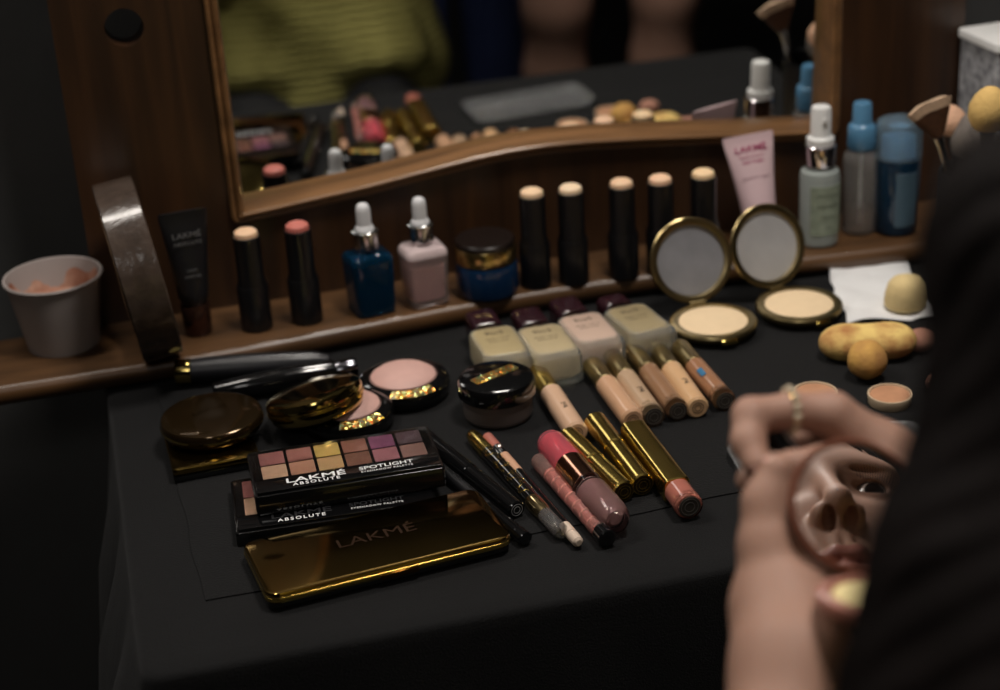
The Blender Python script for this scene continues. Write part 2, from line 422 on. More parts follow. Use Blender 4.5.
for i in range(NX+1):
    r_ = []
    for j in range(NY+1):
        u, v = i/NX, j/NY; p = q[0].lerp(q[3], u).lerp(q[1].lerp(q[2], u), v)
        e = min(u, v*.5, 1-u, (1-v)*.5); wob = .0012*math.sin(u*37+2)*(v < .01)+.001*math.sin(v*23)*(u < .01)
        r_.append((p.x+wob, p.y+wob, TZ if e > 0 else .0011))
    grid.append(r_)
vt = [[bm.verts.new(c) for c in r_] for r_ in grid]; vb = [[bm.verts.new((c[0],c[1],.0002)) for c in r_] for r_ in grid]
for i in range(NX):
    for j in range(NY):
        bm.faces.new((vt[i][j],vt[i+1][j],vt[i+1][j+1],vt[i][j+1])); bm.faces.new((vb[i][j],vb[i][j+1],vb[i+1][j+1],vb[i+1][j]))
for i in range(NX):
    for j, s_ in ((0,0),(NY,1)): bm.faces.new((vt[i][j],vb[i][j],vb[i+1][j],vt[i+1][j]))
for j in range(NY):
    for i in (0,NX): bm.faces.new((vt[i][j],vt[i][j+1],vb[i][j+1],vb[i][j]))
bmesh.ops.recalc_face_normals(bm, faces=bm.faces[:])
o = bmo('folded_cloth', bm, CLOTH2, auto=50); setp(o, 'flat black cloth spread on top of the tablecloth under the cosmetics', 'cloth')
#@@PART3
# ------------------------------------------------------------------ things on the ledge
SH = .0203
def cup():
    m = mat('paper_cup', rgb(160,150,146), .6); st = mat('tea_residue', rgb(150,98,76), .55, var=.35, vscale=60, color2=rgb(196,160,140))
    t = thing('paper_cup', 'white paper cup with brown residue inside at the left end of the ledge', 'cup', (-.0575,-.026,SH))
    out = [(0,.003),(.0275,.003),(.0275,0),(.0292,0),(.0385,.0585),(.0402,.0592),(.0408,.0608),(.0400,.0622),(.0385,.0620),(.0378,.060),(.0290,.0055),(0,.0055)]
    bmo('wall', lathe(out, 64), m, t)
    # residue: wavy liquid film
    bm = bmesh.new(); rings = []
    for k, r in enumerate((0.0001,.012,.024,.0332)):
        rings.append([bm.verts.new((r*math.cos(a*math.pi/24), r*math.sin(a*math.pi/24), .0370+.0015*math.sin(a*math.pi/24*3)*(r/.032))) for a in range(48)])
    rings.append([bm.verts.new((.0360*math.cos(a*math.pi/24), .0360*math.sin(a*math.pi/24), .0500+.006*math.sin(a*math.pi/24*2+1)+.004*math.sin(a*math.pi/24*7))) for a in range(48)])
    for a, b in zip(rings, rings[1:]):
        for i in range(48): j=(i+1)%48; bm.faces.new((a[i],a[j],b[j],b[i]))
    bmesh.ops.recalc_face_normals(bm, faces=bm.faces[:]); bmo('tea_residue', bm, st, t)
cup()
def tape():
    tp = mat('brown_packing_tape', rgb(74,62,54), .22, coat=.5, bump=.35, bscale=120, var=.35, vscale=90)
    cr_ = mat('cardboard', rgb(120,92,62), .8)
    R, w = .0735, .032
    th = thing('tape_roll', 'roll of brown packing tape standing on its edge beside the paper cup', 'tape roll', (.0105,-.0770,SH+R))
    th.rotation_euler = (0, math.radians(-7), math.radians(3))
    bm = lathe([(R-.026,-w/2),(R-.001,-w/2),(R,-w/2+.001),(R,w/2-.001),(R-.001,w/2),(R-.026,w/2),(R-.026,-w/2)], 96, mtx=RY(90)); bmo('tape', bm, tp, th)
    bm = lathe([(R-.030,-w/2-.0005),(R-.0262,-w/2-.0005),(R-.0262,w/2+.0005),(R-.030,w/2+.0005),(R-.030,-w/2-.0005)], 96, mtx=RY(90)); bmo('core', bm, cr_, th)
    th.location.z += .002
tape()
def squeeze_tube(name, label, loc, h, capr, caph, w, mb, mc, lean=(0,0,0), yaw=0):
    t = thing(name, label, 'cosmetic tube', loc); t.rotation_euler = (math.radians(lean[0]), math.radians(lean[1]), math.radians(yaw))
    bmo('cap', lathe([(0,0),(capr*.86,0),(capr*.92,.001),(capr,caph-.001),(capr*.97,caph),(0,caph)], 40), mc, t)
    bm = bmesh.new(); rings = []; n = 40
    for k in range(15):
        u = k/14; z = caph+.0005+(h-caph)*u; uu = min(1, u/.93); f = uu**1.3
        rx = (capr*1.02)*(1-f)+(w/2)*f; ry = (capr*1.02)*(1-f)+.0012*f
        if u == 0: rx = ry = capr*.8
        rings.append([bm.verts.new((rx*math.copysign(abs(math.cos(a)), math.cos(a)), ry*math.sin(a), z)) for a in [2*math.pi*i/n for i in range(n)]])
    for a, b in zip(rings, rings[1:]):
        for i in range(n): j=(i+1)%n; bm.faces.new((a[i],a[j],b[j],b[i]))
    bm.faces.new(rings[0][::-1]); bm.faces.new(rings[-1]); bmesh.ops.recalc_face_normals(bm, faces=bm.faces[:])
    bmo('tube', bm, mb, t, auto=50); return t
BT = mat('black_tube_laminate', rgb(24,24,27), .35)
t = squeeze_tube('primer_tube', 'black squeeze tube standing on its rose-gold cap beside the tape roll', (.0528,-.046,SH), .1075, .0125, .027, .040, BT, mat('smoky_rose_cap', rgb(86,60,50), .2, .8), yaw=6)
def front(t, z, y, s, size, m, **k): return lettering(s, size, m, t, T(0, y, z) @ RX(90), **k)
front(t, .089, -.0062, 'LAKMÉ', .0068, GREYI, sx=1.15); front(t, .0825, -.0073, 'ABSOLUTE', .0042, GREYI, spacing=1.2)
front(t, .060, -.0110, 'UNDER', .0028, GREYI); front(t, .055, -.0118, 'COVER GEL', .0026, GREYI)

# foundation sticks: cap off, cream bullet showing
STB = mat('black_stick_case', rgb(17,17,19), .3, coat=.2); 
stick_first = []
def stick(x, y, label, group, cream, first=stick_first, rz=0):
    if not first:
        t = thing('foundation_stick', label, 'foundation stick', (x,y,SH), group=group)
        bmo('base', lathe([(0,0),(.0128,0),(.0135,.0008),(.0135,.038),(.0130,.0395),(0,.0395)], 40), STB, t)
        bmo('sleeve', lathe([(0,.0392),(.0126,.0392),(.0126,.0400),(.0113,.0450),(.0113,.0815),(.0108,.0822),(.0098,.0822),(.0098,.0780),(0,.0780)], 40), STB, t)
        b = bmo('bullet', lathe([(0,.076),(.0096,.076),(.0098,.0835),(.0094,.0857),(.0075,.0872),(.004,.0879),(0,.0881)], 40), cream, t)
        wrap_text('ABSOLUTE', .0032, GREYI, t, .0127, .0350, FACE)
        first.append(t); return t
    r = first[0].copy(); COL.objects.link(r); r.location = (x,y,SH); r['label'] = label; r['group'] = group; r.rotation_euler = (0,0,math.radians(rz))
    for ch in first[0].children:
        c = ch.copy(); COL.objects.link(c); c.parent = r
        if ch.name.startswith('bullet'): c.data = ch.data.copy(); c.data.materials[0] = cream
    return r
cm = [mat('stick_cream_%d' % i, rgb(*c), .55, sss=.1) for i, c in enumerate([(236,196,160),(196,112,100),(238,204,166),(242,214,180),(232,194,158),(236,194,160),(240,206,162)])]
G1 = 'foundation sticks on the left half of the ledge'; G2 = 'foundation sticks in the middle of the ledge'
stick(.1010,-.0536,'black foundation stick with a pale beige tip, just right of the black squeeze tube', G1, cm[0])
stick(.1433,-.055,'black stick with a dusky pink tip, just left of the blue dropper bottle', G1, cm[1])
stick(.3440,-.054,'black foundation stick with a beige tip, next to the blue cream jar', G2, cm[2])
stick(.3770,-.058,'black foundation stick with a rounded pale tip, second right of the blue jar', G2, cm[3])
stick(.4210,-.062,'black foundation stick with a beige tip, middle one of the five', G2, cm[4])
stick(.4545,-.066,'black foundation stick with a peach beige tip, behind the left open compact', G2, cm[5])
stick(.4930,-.067,'black foundation stick with a yellowish tip, nearest the pink squeeze tube', G2, cm[6])

def dropper(name, label, x, y, glass, liquid, collar, level, rz, frost=None):
    t = thing(name, label, 'dropper bottle', (x,y,SH), group='dropper bottles on the ledge'); t.rotation_euler = (0,0,math.radians(rz))
    body = [(0,.0),(.0150,.0),(.0172,.0015),(.0176,.006),(.0188,.046),(.0185,.0495),(.0165,.0525),(.0095,.0545),(.0085,.0555),(.0085,.058)]
    inner = [(.0070,.058),(.0070,.0545),(.0150,.0505),(.0165,.047),(.0152,.006),(.013,.004),(0,.004)]
    o = bmo('bottle', lathe(body+inner, 48, sy=.92, sq=.45), glass, t, auto=40)
    if frost:
        o.data.materials.append(frost)
        for p_ in o.data.polygons:
            if p_.center.z > level+.001: p_.material_index = 1
    if liquid:
        q = [(0,.0045),(.0126,.0045),(.0149,.007),(.0149+.0010*level/.045,level),(0,level)]
        bmo('liquid', lathe(q, 48, sy=.92, sq=.45), liquid, t)
    bmo('collar', lathe([(0,.0572),(.0104,.0572),(.0107,.0580),(.0107,.0708),(.0120,.0714),(.0120,.0728),(.0108,.0736),(0,.0736)], 48), collar, t)
    bmo('bulb', lathe([(0,.0734),(.0082,.0734),(.0076,.0760),(.0062,.0775),(.0061,.090),(.0056,.0935),(.0042,.0956),(.0022,.0965),(0,.0967)], 40), mat('white_rubber', rgb(214,214,216), .45), t)
    bmo('pipette', lathe([(0,.008),(.0018,.010),(.0025,.02),(.0025,.0575),(0,.0575)], 16), GLASS, t)
    return t
dropper('dropper_bottle', 'deep blue glass dropper bottle with a white rubber bulb', .1990, -.055, mat('blue_glass', rgb(26,92,130), .05, trans=.85, ior=1.4, var=.02), mat('blue_serum', rgb(14,60,96), .1, trans=.5), SILVER, .040, 12)
dropper('dropper_bottle', 'pale pink glass dropper bottle with a white rubber bulb', .2465, -.054, mat('frosted_pink_glass', rgb(244,230,228), .06, trans=.9, ior=1.15, var=.02), mat('pink_serum', rgb(178,136,126), .4), SILVER, .037, 8, mat('frosted_pink_shoulder', rgb(226,206,206), .25, trans=.3, ior=1.2)).scale = (.98,.98,.98)
def creamjar():
    t = thing('cream_jar', 'dark blue glass cream jar with a gold-banded lid, right of the dropper bottles', 'jar', (.3010,-.053,SH))
    bmo('jar_body', lathe([(0,0),(.0235,0),(.0262,.002),(.0270,.006),(.0270,.026),(.0262,.029),(.0245,.0300),(0,.0300)], 56), mat('navy_glass', rgb(18,44,74), .1, coat=.5), t)
    lid = bmo('lid', lathe([(0,.0300),(.0258,.0300),(.0258,.0302),(.0258,.0485),(.0245,.0500),(0,.0500)], 56), mat('dark_brown_lid', rgb(24,16,13), .3, coat=.2), t)
    bmo('gold_band', lathe([(.0256,.0310),(.0264,.0312),(.0265,.0318),(.0265,.0440),(.0262,.0445),(.0256,.0445)], 56), mat('satin_gold', rgb(226,198,130), .22, 1.0), t)
creamjar()
t = squeeze_tube('squeeze_tube', 'pink squeeze tube with magenta print standing behind the right open compact', (.5560,-.050,SH+.003), .0990, .0145, .022, .0455, mat('pink_tube_laminate', rgb(208,180,184), .35, coat=.2), mat('white_tube_cap', rgb(226,220,218), .4), lean=(-13,-5.5,0), yaw=-6)
MAG = mat('magenta_ink', rgb(166,48,98), .5)
front(t, .087, -.0035, 'LAKMÉ', .0085, MAG, sx=1.1, bold=.0001); front(t, .0805, -.0048, 'BLUSH & GLOW', .0030, MAG); front(t, .0755, -.0056, 'FACE WASH', .0034, MAG, bold=.0001)
front(t, .062, -.0085, 'STRAWBERRY  BLAST', .0026, mat('mauve_ink', rgb(140,100,112), .5))
def spray():
    t = thing('spray_bottle', 'frosted white spray bottle with a silver collar and white pump', 'spray bottle', (.6055,-.056,SH))
    bmo('bottle', lathe([(0,0),(.0145,0),(.0168,.002),(.0172,.005),(.0176,.064),(.0165,.0685),(.0130,.0708),(.0118,.0715),(.0118,.074),(0,.074)], 48), mat('frosted_glass', rgb(176,184,180), .28, trans=.35, ior=1.3), t)
    lb = lathe([(.01765,.012),(.0180,.0122),(.01835,.058),(.0180,.0582)], 48); 
    bmesh.ops.delete(lb, geom=[f for f in lb.faces if abs(((math.degrees(math.atan2(f.calc_center_median().y, f.calc_center_median().x))-FACE-12+180)%360)-180) > 52], context='FACES')
    bmo('paper_label', lb, mat('olive_label', rgb(140,150,132), .6, var=.2, vscale=150), t)
    for k, (s, sz) in enumerate((('THE MOISTURE CO.', .0026), ('ROSE WATER', .0036), ('FACE MIST', .0030), ('100 ml', .0024))): wrap_text(s, sz, mat('label_ink', rgb(90,98,86), .6), t, .0184, .050-.010*k, FACE+12)
    bmo('collar', lathe([(0,.0740),(.0136,.0740),(.0140,.0748),(.0140,.0915),(.0134,.0922),(0,.0922)], 48), mat('bright_silver', rgb(205,200,205), .12, 1.0), t)
    bmo('pump', lathe([(0,.0920),(.0118,.0920),(.0124,.0945),(.0120,.0985),(.0095,.1005),(.0090,.103),(.0090,.1235),(.0080,.1262),(.0055,.1272),(0,.1274)], 40), WHITEP, t)
    b = bmesh.new(); lathe([(0,0),(.0022,0),(.0022,.0022),(0,.0022)], 16, b, T(0,-.0088,.116)@RX(90)); bmo('nozzle', b, WHITEP, t)
spray()
def nozzle_bottle():
    t = thing('nozzle_bottle', 'slim clear plastic bottle with a bright blue nozzle top', 'spray bottle', (.6500,-.044,SH))
    bmo('bottle', lathe([(0,0),(.0130,0),(.0152,.002),(.0156,.006),(.0156,.068),(.0146,.0735),(.0120,.0765),(.0105,.0775),(.0105,.080),(.0092,.080),(.0092,.0768),(.0135,.0722),(.0144,.067),(.0144,.007),(.0125,.004),(0,.004)], 48), mat('clear_pet', (.86,.86,.84,1), .08, trans=.92, ior=1.2), t)
    bmo('water', lathe([(0,.0045),(.0125,.0047),(.0142,.0075),(.0142,.022),(0,.022)], 40), mat('rose_water', rgb(190,160,140), .05, trans=.8, ior=1.33), t)
    bl = mat('blue_plastic', rgb(96,150,188), .3, trans=.25, coat=.3)
    bmo('nozzle_cap', lathe([(0,.0790),(.0118,.0790),(.0126,.0805),(.0122,.0985),(.0112,.1005),(.0092,.1020),(.0086,.1040),(.0082,.1190),(.0070,.1208),(0,.1212)], 40), bl, t)
    bmo('dip_tube', lathe([(0,.008),(.0015,.008),(.0015,.079),(0,.079)], 12), mat('white_tube', rgb(200,200,200), .4), t)
nozzle_bottle()
def blue_bottle():
    t = thing('toner_bottle', 'round bottle of dark blue liquid with a pale blue see-through cap', 'bottle', (.6805,-.055,SH))
    bmo('bottle', lathe([(0,0),(.0165,0),(.0192,.002),(.0200,.006),(.0202,.066),(.0198,.069),(.0178,.0705),(0,.0705)], 56), mat('dark_blue_bottle', rgb(24,52,74), .12, trans=.3, ior=1.35, coat=.3), t)
    bmo('cap', lathe([(.0202,.0700),(.0206,.0705),(.0206,.0985),(.0190,.1035),(.0150,.1050),(0,.1055),(0,.1035),(.0145,.1030),(.0182,.1015),(.0196,.0980),(.0196,.0705),(.0202,.0700)], 56), mat('pale_blue_plastic', rgb(186,212,228), .12, trans=.85, ior=1.12, coat=.3), t)
    bmo('inner_cap', lathe([(0,.0706),(.0120,.0706),(.0120,.088),(.0105,.0905),(0,.0910)], 40), mat('inner_pale_blue', rgb(140,176,200), .35), t)
    lb = lathe([(.0204,.010),(.0206,.0102),(.0206,.060),(.0204,.0602)], 56)
    bmesh.ops.delete(lb, geom=[f for f in lb.faces if abs(((math.degrees(math.atan2(f.calc_center_median().y, f.calc_center_median().x))-FACE-8+180)%360)-180) > 26], context='FACES')
    bmo('paper_label', lb, mat('grey_blue_label', rgb(70,92,106), .5), t)
blue_bottle()

# ------------------------------------------------------------------ brush pot, brushes, box at the right end
def pot():
    t = thing('brush_pot', 'tall black cup holding make-up brushes, on the cloth beside the dark hair', 'brush pot', (.7035,-.155,TZ+.0002)); t.scale = (1.2,1.2,1.4)
    bmo('cup_wall', lathe([(0,0),(.0225,0),(.0240,.0015),(.0262,.0740),(.0257,.0750),(.0240,.0745),(.0215,.005),(0,.005)], 56), BLACKM, t)
pot()
def brush(name, label, foot, head_at, kind, parts):
    a, b = Vector(foot), Vector(head_at); d = (b-a); L = d.length; q = Vector((0,0,1)).rotation_difference(d.normalized())
    t = thing(name, label, 'makeup brush', a, q, 'make-up brushes in the black cup')
    hm, fm, bm_ = parts
    bmo('handle', lathe([(0,0),(.0022,.001),(.0036,.012),(.0040,L*.45),(.0030,L*.62),(0,L*.62)], 20), hm, t)
    if kind == 'fan':
        bmo('ferrule', lathe([(.0031,L*.61),(.0034,L*.62),(.0034,L*.70),(.0050,L*.76),(0,L*.76)], 20, sy=.7), fm, t)
        bm = bmesh.new(); n = 26; rows = []
        for k in range(9):
            u = k/8; hw = .0045+.0165*u**.9; z = L*.75+.033*u
            rows.append([bm.verts.new((hw*math.cos(2*math.pi*i/n), (.0034-.001*u)*math.sin(2*math.pi*i/n), z-(.004*(math.cos(2*math.pi*i/n)**2)*u)+.0006*math.sin(i*5)*u)) for i in range(n)])
        for k in range(8):
            for i in range(n):
                j=(i+1)%n; f = bm.faces.new((rows[k][i],rows[k][j],rows[k+1][j],rows[k+1][i])); f.material_index = 1 if k > 5 else 0
        f = bm.faces.new(rows[-1]); f.material_index = 1; bmesh.ops.recalc_face_normals(bm, faces=bm.faces[:])
        o = bmo('bristles', bm, bm_[0], t); o.data.materials.append(bm_[1])
    else:
        bmo('ferrule', lathe([(.0031,L*.60),(.0052,L*.64),(.0062,L*.74),(0,L*.74)], 24), fm, t)
        r, h0, h1 = kind; pf = [(0,L*.735),(.006,L*.735)]
        for k in range(1,13):
            u = k/12; pf.append((r*math.sin(math.pi*min(1,.18+.82*u))**.6 if u < 1 else 0, L*.74+(h1)*u))
        b3 = lathe(pf, 36)
        for v in b3.verts:
            if v.co.z > L*.745: v.co *= 1; a_ = math.atan2(v.co.y, v.co.x); s_ = 1+.03*math.sin(a_*17+v.co.z*300); v.co.x *= s_; v.co.y *= s_
        bmo('bristles', b3, bm_, t)
BRH = mat('black_lacquer_handle', rgb(22,18,18), .2, coat=.5); BRN = mat('brown_bristle', rgb(74,44,22), .7, var=.3, vscale=300)
PALE = mat('pale_bristle_tip', rgb(196,166,138), .8, var=.2, vscale=300); GREYB = mat('grey_bristle', rgb(120,112,106), .9, var=.25, vscale=200, bump=.5, bscale=600)
SPNG = mat('yellow_sponge', rgb(226,188,116), .85, bump=.4, bscale=300); PINKB = mat('peach_sponge', rgb(214,170,140), .85, bump=.8, bscale=300)
brush('fan_brush', 'flat fan make-up brush with brown hair and pale tips', (.709,-.160,TZ+.0082), PY(924,88,-.150), 'fan', (BRH, SILVER, (BRN, PALE)))
brush('powder_brush', 'fluffy round grey powder brush in the black cup', (.702,-.138,TZ+.0082), PY(974,118,-.138), (.0175,0,.042), (mat('brown_handle', rgb(110,70,44), .35), ROSEG, GREYB))
brush('sponge_wand', 'peach sponge-tipped applicator leaning left in the black cup', (.713,-.146,TZ+.0082), PY(946,84,-.118), (.0125,0,.026), (BRH, BLACKM, PINKB))
brush('sponge_brush', 'rounded yellow sponge applicator leaning right in the black cup', (.702,-.174,TZ+.0082), PY(992,68,-.215), (.0165,0,.038), (BRH, BLACKM, SPNG))
t = thing('stone_box', 'white and grey speckled box standing at the right end behind the brushes', 'box', (.816,-.033,SH)); t.rotation_euler = (0,0,math.radians(3))
bm = bmesh.new(); slab(.105,.062,.003,0,.156,.0012,bm=bm); bmo('box_body', bm, mat('speckled_grey_card', rgb(160,160,162), .7, var=.5, vscale=160, color2=rgb(104,104,108)), t)
bm = bmesh.new(); slab(.109,.066,.003,.156,.164,.001,bm=bm); bmo('lid', bm, mat('white_lid_card', rgb(226,226,224), .6), t)

# ------------------------------------------------------------------ things lying on the cloth
Z0 = TZ+.0002
def laid(name, label, cat, a, b, r, group=None, z1=None, z2=None, roll=0):
    """frame of a stick-like thing lying on the cloth, its local Z running from pixel a to pixel b"""
    A = P(a[0], a[1], Z0+(z1 if z1 is not None else r)); B = P(b[0], b[1], Z0+(z2 if z2 is not None else r))
    d = B-A; L = d.length; d.normalize()
    up = Vector((0,0,1)); y = (up-d*up.dot(d)).normalized(); x = y.cross(d)
    M = Matrix((x,y,d)).transposed()
    if roll: M = M @ Matrix.Rotation(math.radians(roll), 3, 'Z')
    return thing(name, label, cat, A, M.to_quaternion(), group), L
def end_emboss(t, z, r, m):
    b = bmesh.new()
    for rr in (r*.78, r*.45): lathe([(rr-.0003,z),(rr-.0003,z+.0002),(rr+.0002,z+.0002),(rr+.0002,z)], 28, b)
    bmo('end_ring', b, m, t)
# concealers: gold cap, cream-filled tube, clear thick base
CC = [(206,162,128),(188,158,128),(150,112,82),(216,174,130),(158,112,80),(214,176,146)]
spec = [((592,365),(633,420),'peach beige','leftmost of the row of five, nearest the gold lipsticks',0),
        ((611,357),(654,417),'pale sand','second from the left in the row of five',1),
        ((633,351),(678,411),'tan','middle one of the row of five',1),
        ((657,350),(698,408),'light peach','fourth from the left in the row of five',0),
        ((679,348),(725,401),'warm brown','rightmost of the row of five, with a blue smear on it',1),
        ((537,372),(577,433),'pinkish','lying alone between the powder jar and the row of five',0)]
for k, (a, b, col, where, clear) in enumerate(spec):
    r = .0088; t, L = laid('concealer_tube', '%s concealer tube, %s' % (col, where), 'concealer', a, b, r, 'gold capped concealer tubes lying on the cloth')
    bmo('cap', lathe(cyl(r*.93, 0, L*.36, .0008), 36), OLDGOLD if k < 5 else GOLD, t)
    cm_ = mat('concealer_fill_%d' % k, rgb(*CC[k]), .3, coat=.8)
    if clear:
        bmo('fill', lathe(cyl(r*.96, L*.365, L-.006, .0012), 36), cm_, t)
        bmo('clear_tube', lathe([(r*.965,L-.012),(r,L-.0115),(r,L-.001),(r-.001,L),(0,L),(0,L-.0055),(r*.965,L-.0055)], 36), CLEAR, t)
        bmo('end_disc', lathe(cyl(r*.80, L-.0002, L+.0004, .0001), 36), mat('dark_end_disc', rgb(62,56,50), .3), t); end_emboss(t, L+.0004, r*.8, mat('dull_silver', rgb(120,116,110), .3, .6))
    else:
        bmo('fill', lathe(cyl(r, L*.365, L, .0016), 36), cm_, t)
        end_emboss(t, L, r*.62, mat('brown_print', rgb(84,64,50), .5))
    o = lettering('9to5', .0052, DARKI, t, T(0, r*1.012, L*.72) @ RX(-90) @ RZ(90), extrude=.00005) if k in (1,3,5) else None
    if k == 4:
        bmo('blue_smear', slab(.0045,.012,.001,-.0001,.0001,.00005), mat('blue_smear_ink', rgb(52,112,150), .5), t).matrix_local = T(-.0045, r*.90, L*.62) @ RX(-90) @ RY(-26)
# gold lipsticks
def lipstick(a, b, r, label, split, end=None, z1=None):
    t, L = laid('lipstick', label, 'lipstick', a, b, r, 'gold lipsticks lying on the cloth')
    if end:
        bmo('cap', lathe(cyl(r, 0, L*.80, .0009), 40, sq=.25), GOLD, t); bmo('base', lathe(cyl(r*.97, L*.802, L, .0012), 40), end, t)
        b2 = bmesh.new(); lathe([(r*.97,L-.0045),(r*1.01,L-.0042),(r*1.01,L+.0004),(r*.85,L+.0009),(0,L+.0009)], 40, b2); bmo('clear_foot', b2, CLEAR, t); bmo('end_disc', lathe(cyl(r*.78, L+.0008, L+.0016, .0001), 36), mat('dark_end_disc', rgb(62,56,50), .3), t); end_emboss(t, L+.0016, r*.8, mat('dull_silver', rgb(120,116,110), .3, .6))
    else:
        bmo('cap', lathe(cyl(r, 0, L*split, .0009), 40), GOLD, t); bmo('base', lathe(cyl(r*.975, L*split+.0003, L, .0010), 40), GOLD, t)
        b2 = lathe([(0,L),(r*.8,L),(r*.8,L+.0003),(0,L+.0003)], 32); bmo('foot', b2, mat('dark_gold_foot', rgb(70,54,30), .25, .8), t); end_emboss(t, L+.0003, r*.75, GOLD)
lipstick((568,437),(624,492), .0086, 'gold lipstick tube lying against the pink lip gloss', .5)
lipstick((595,422),(643,485), .0088, 'gold lipstick tube, the middle of three, round emblem on its end', .45)
lipstick((633,432),(689,506), .0098, 'longer gold lipstick with a rose-brown base, rightmost of the three', .8, mat('rose_brown_plastic', rgb(172,104,90), .25, coat=.5))
# pink gloss
def gloss():
    r = .0118
    t, L = laid('lip_gloss', 'large deep pink lip gloss with a gold collar and clear rounded end', 'lip gloss', (548,440), (618,523), r)
    bmo('gloss_tube', lathe([(0,0),(.005,.0005),(.0095,.003),(.0112,.008),(.0115,L*.34),(.011,L*.36),(0,L*.36)], 40), mat('clear_rose_shell', rgb(236,130,142), .05, trans=.7, ior=1.12), t)
    bmo('fill', lathe([(0,.003),(.0078,.0055),(.0092,.010),(.0095,L*.35),(0,L*.35)], 36), mat('deep_pink_gloss', rgb(190,58,78), .35, coat=.4), t)
    bmo('collar', lathe(cyl(.0119, L*.34, L*.60, .0008), 40), mat('pinkish_gold', rgb(176,128,104), .16, 1.0), t)
    bmo('clear_cap', lathe([(0,L*.60),(r,L*.60),(r,L*.90),(r*.92,L*.96),(r*.66,L),(0,L),(0,L-.006),(r*.55,L-.007),(r*.72,L*.92),(r*.76,L*.62),(0,L*.62)], 40), mat('clear_pinkish_cap', rgb(252,244,244), .03, trans=1, ior=1.28), t)
    bmo('inner_bulb', lathe([(0,L*.625),(.0060,L*.625),(.0072,L*.64),(.0072,L*.86),(.0064,L*.92),(.004,L*.945),(0,L*.95)], 32), mat('rosy_core', rgb(186,150,148), .12, coat=.8), t)
gloss()
def thin_gloss():
    r = .0062
    t, L = laid('lip_gloss', 'slim rosy see-through lip gloss with a black end beside the big pink one', 'lip gloss', (538,460), (608,539), r)
    bmo('clear_tube', lathe([(0,0),(r*.9,.0006),(r,.002),(r,L*.90),(r*.9,L*.905),(0,L*.905)], 32), mat('clear_rosy_tube', rgb(240,196,186), .05, trans=.85, ior=1.12), t)
    bmo('fill', lathe(cyl(r*.72, L*.18, L*.88, .001), 28), mat('rosy_fill', rgb(170,96,90), .3, coat=.5), t)
    b = bmesh.new()
    for k in range(7): lathe([(r*.74,L*(.2+.1*k)),(r*.86,L*(.2+.1*k)+.0006),(r*.86,L*(.2+.1*k)+.0022),(r*.74,L*(.2+.1*k)+.003)], 28, b)
    bmo('ring_bands', b, mat('pale_rose_plastic', rgb(214,150,140), .3), t)
    bmo('end_cap', lathe(cyl(r*1.03, L*.905, L, .0008), 32), BLACKG, t)
thin_gloss()
def red_gloss():
    r = .0075
    t, L = laid('lip_gloss', 'orange-red lip gloss tube half hidden between the pink gloss and a gold lipstick', 'lip gloss', (566,455), (604,497), r)
    bmo('fill', lathe(cyl(r, 0, L*.5, .001), 32), mat('orange_red_gloss', rgb(188,66,48), .25, coat=.7), t)
    bmo('neck', lathe(cyl(r*.95, L*.505, L*.7, .001), 32), mat('peach_plastic', rgb(206,142,104), .3), t)
    bmo('cap', lathe(cyl(r*.9, L*.705, L, .001), 32), mat('brown_clear', rgb(120,80,60), .1, trans=.5), t)
red_gloss()
def gold_pen():
    r = .0058
    t, L = laid('makeup_pen', 'ornate gold and black make-up pen with a clear end cap', 'makeup pen', (471,434), (562,533), r)
    bmo('cap', lathe([(0,0),(r*.5,0),(r*.8,.002),(r*.95,L*.05),(r,L*.2),(r*.95,L*.21),(0,L*.21)], 32), GOLD, t)
    bmo('barrel', lathe(cyl(r, L*.212, L*.70, .0004), 32), BLACKG, t)
    b = bmesh.new(); n = 120
    for ph in (0, math.pi):
        prev = None
        for k in range(n+1):
            u = k/n; z = L*(.23+.43*u); a = ph+math.radians(90)+1.0*math.sin(u*22+ph); w_ = .0009+.0005*math.sin(u*60)
            c = [b.verts.new(((r+.0002)*math.cos(a+s_*w_/r), (r+.0002)*math.sin(a+s_*w_/r), z)) for s_ in (-1,1)]
            if prev: b.faces.new((prev[0],prev[1],c[1],c[0]))
            prev = c
    for k in range(16):
        a = math.radians(90)+.9*math.sin(k*2.1); z = L*(.24+.028*k); lathe([(0,0),(.0011,.0001),(.0009,.0005),(0,.0006)], 10, b, T(r*math.cos(a), r*math.sin(a), z)@RZ(math.degrees(a))@RY(90))
    bmo('gold_ornament', b, GOLD, t)
    bmo('gold_neck', lathe([(0,L*.70),(r*.98,L*.70),(r*1.08,L*.72),(r*1.02,L*.80),(r*.9,L*.83),(0,L*.83)], 32), mat('pale_gold', rgb(214,190,140), .2, 1.0), t)
    bmo('end_cap', lathe([(r*.9,L*.83),(r*.98,L*.835),(r*.95,L*.985),(r*.7,L),(0,L),(0,L-.002),(r*.55,L-.003),(r*.74,L*.97),(r*.74,L*.83),(r*.9,L*.83)], 32), mat('clear_hazy_cap', rgb(236,232,230), .05, trans=.94, ior=1.2), t)
gold_pen()
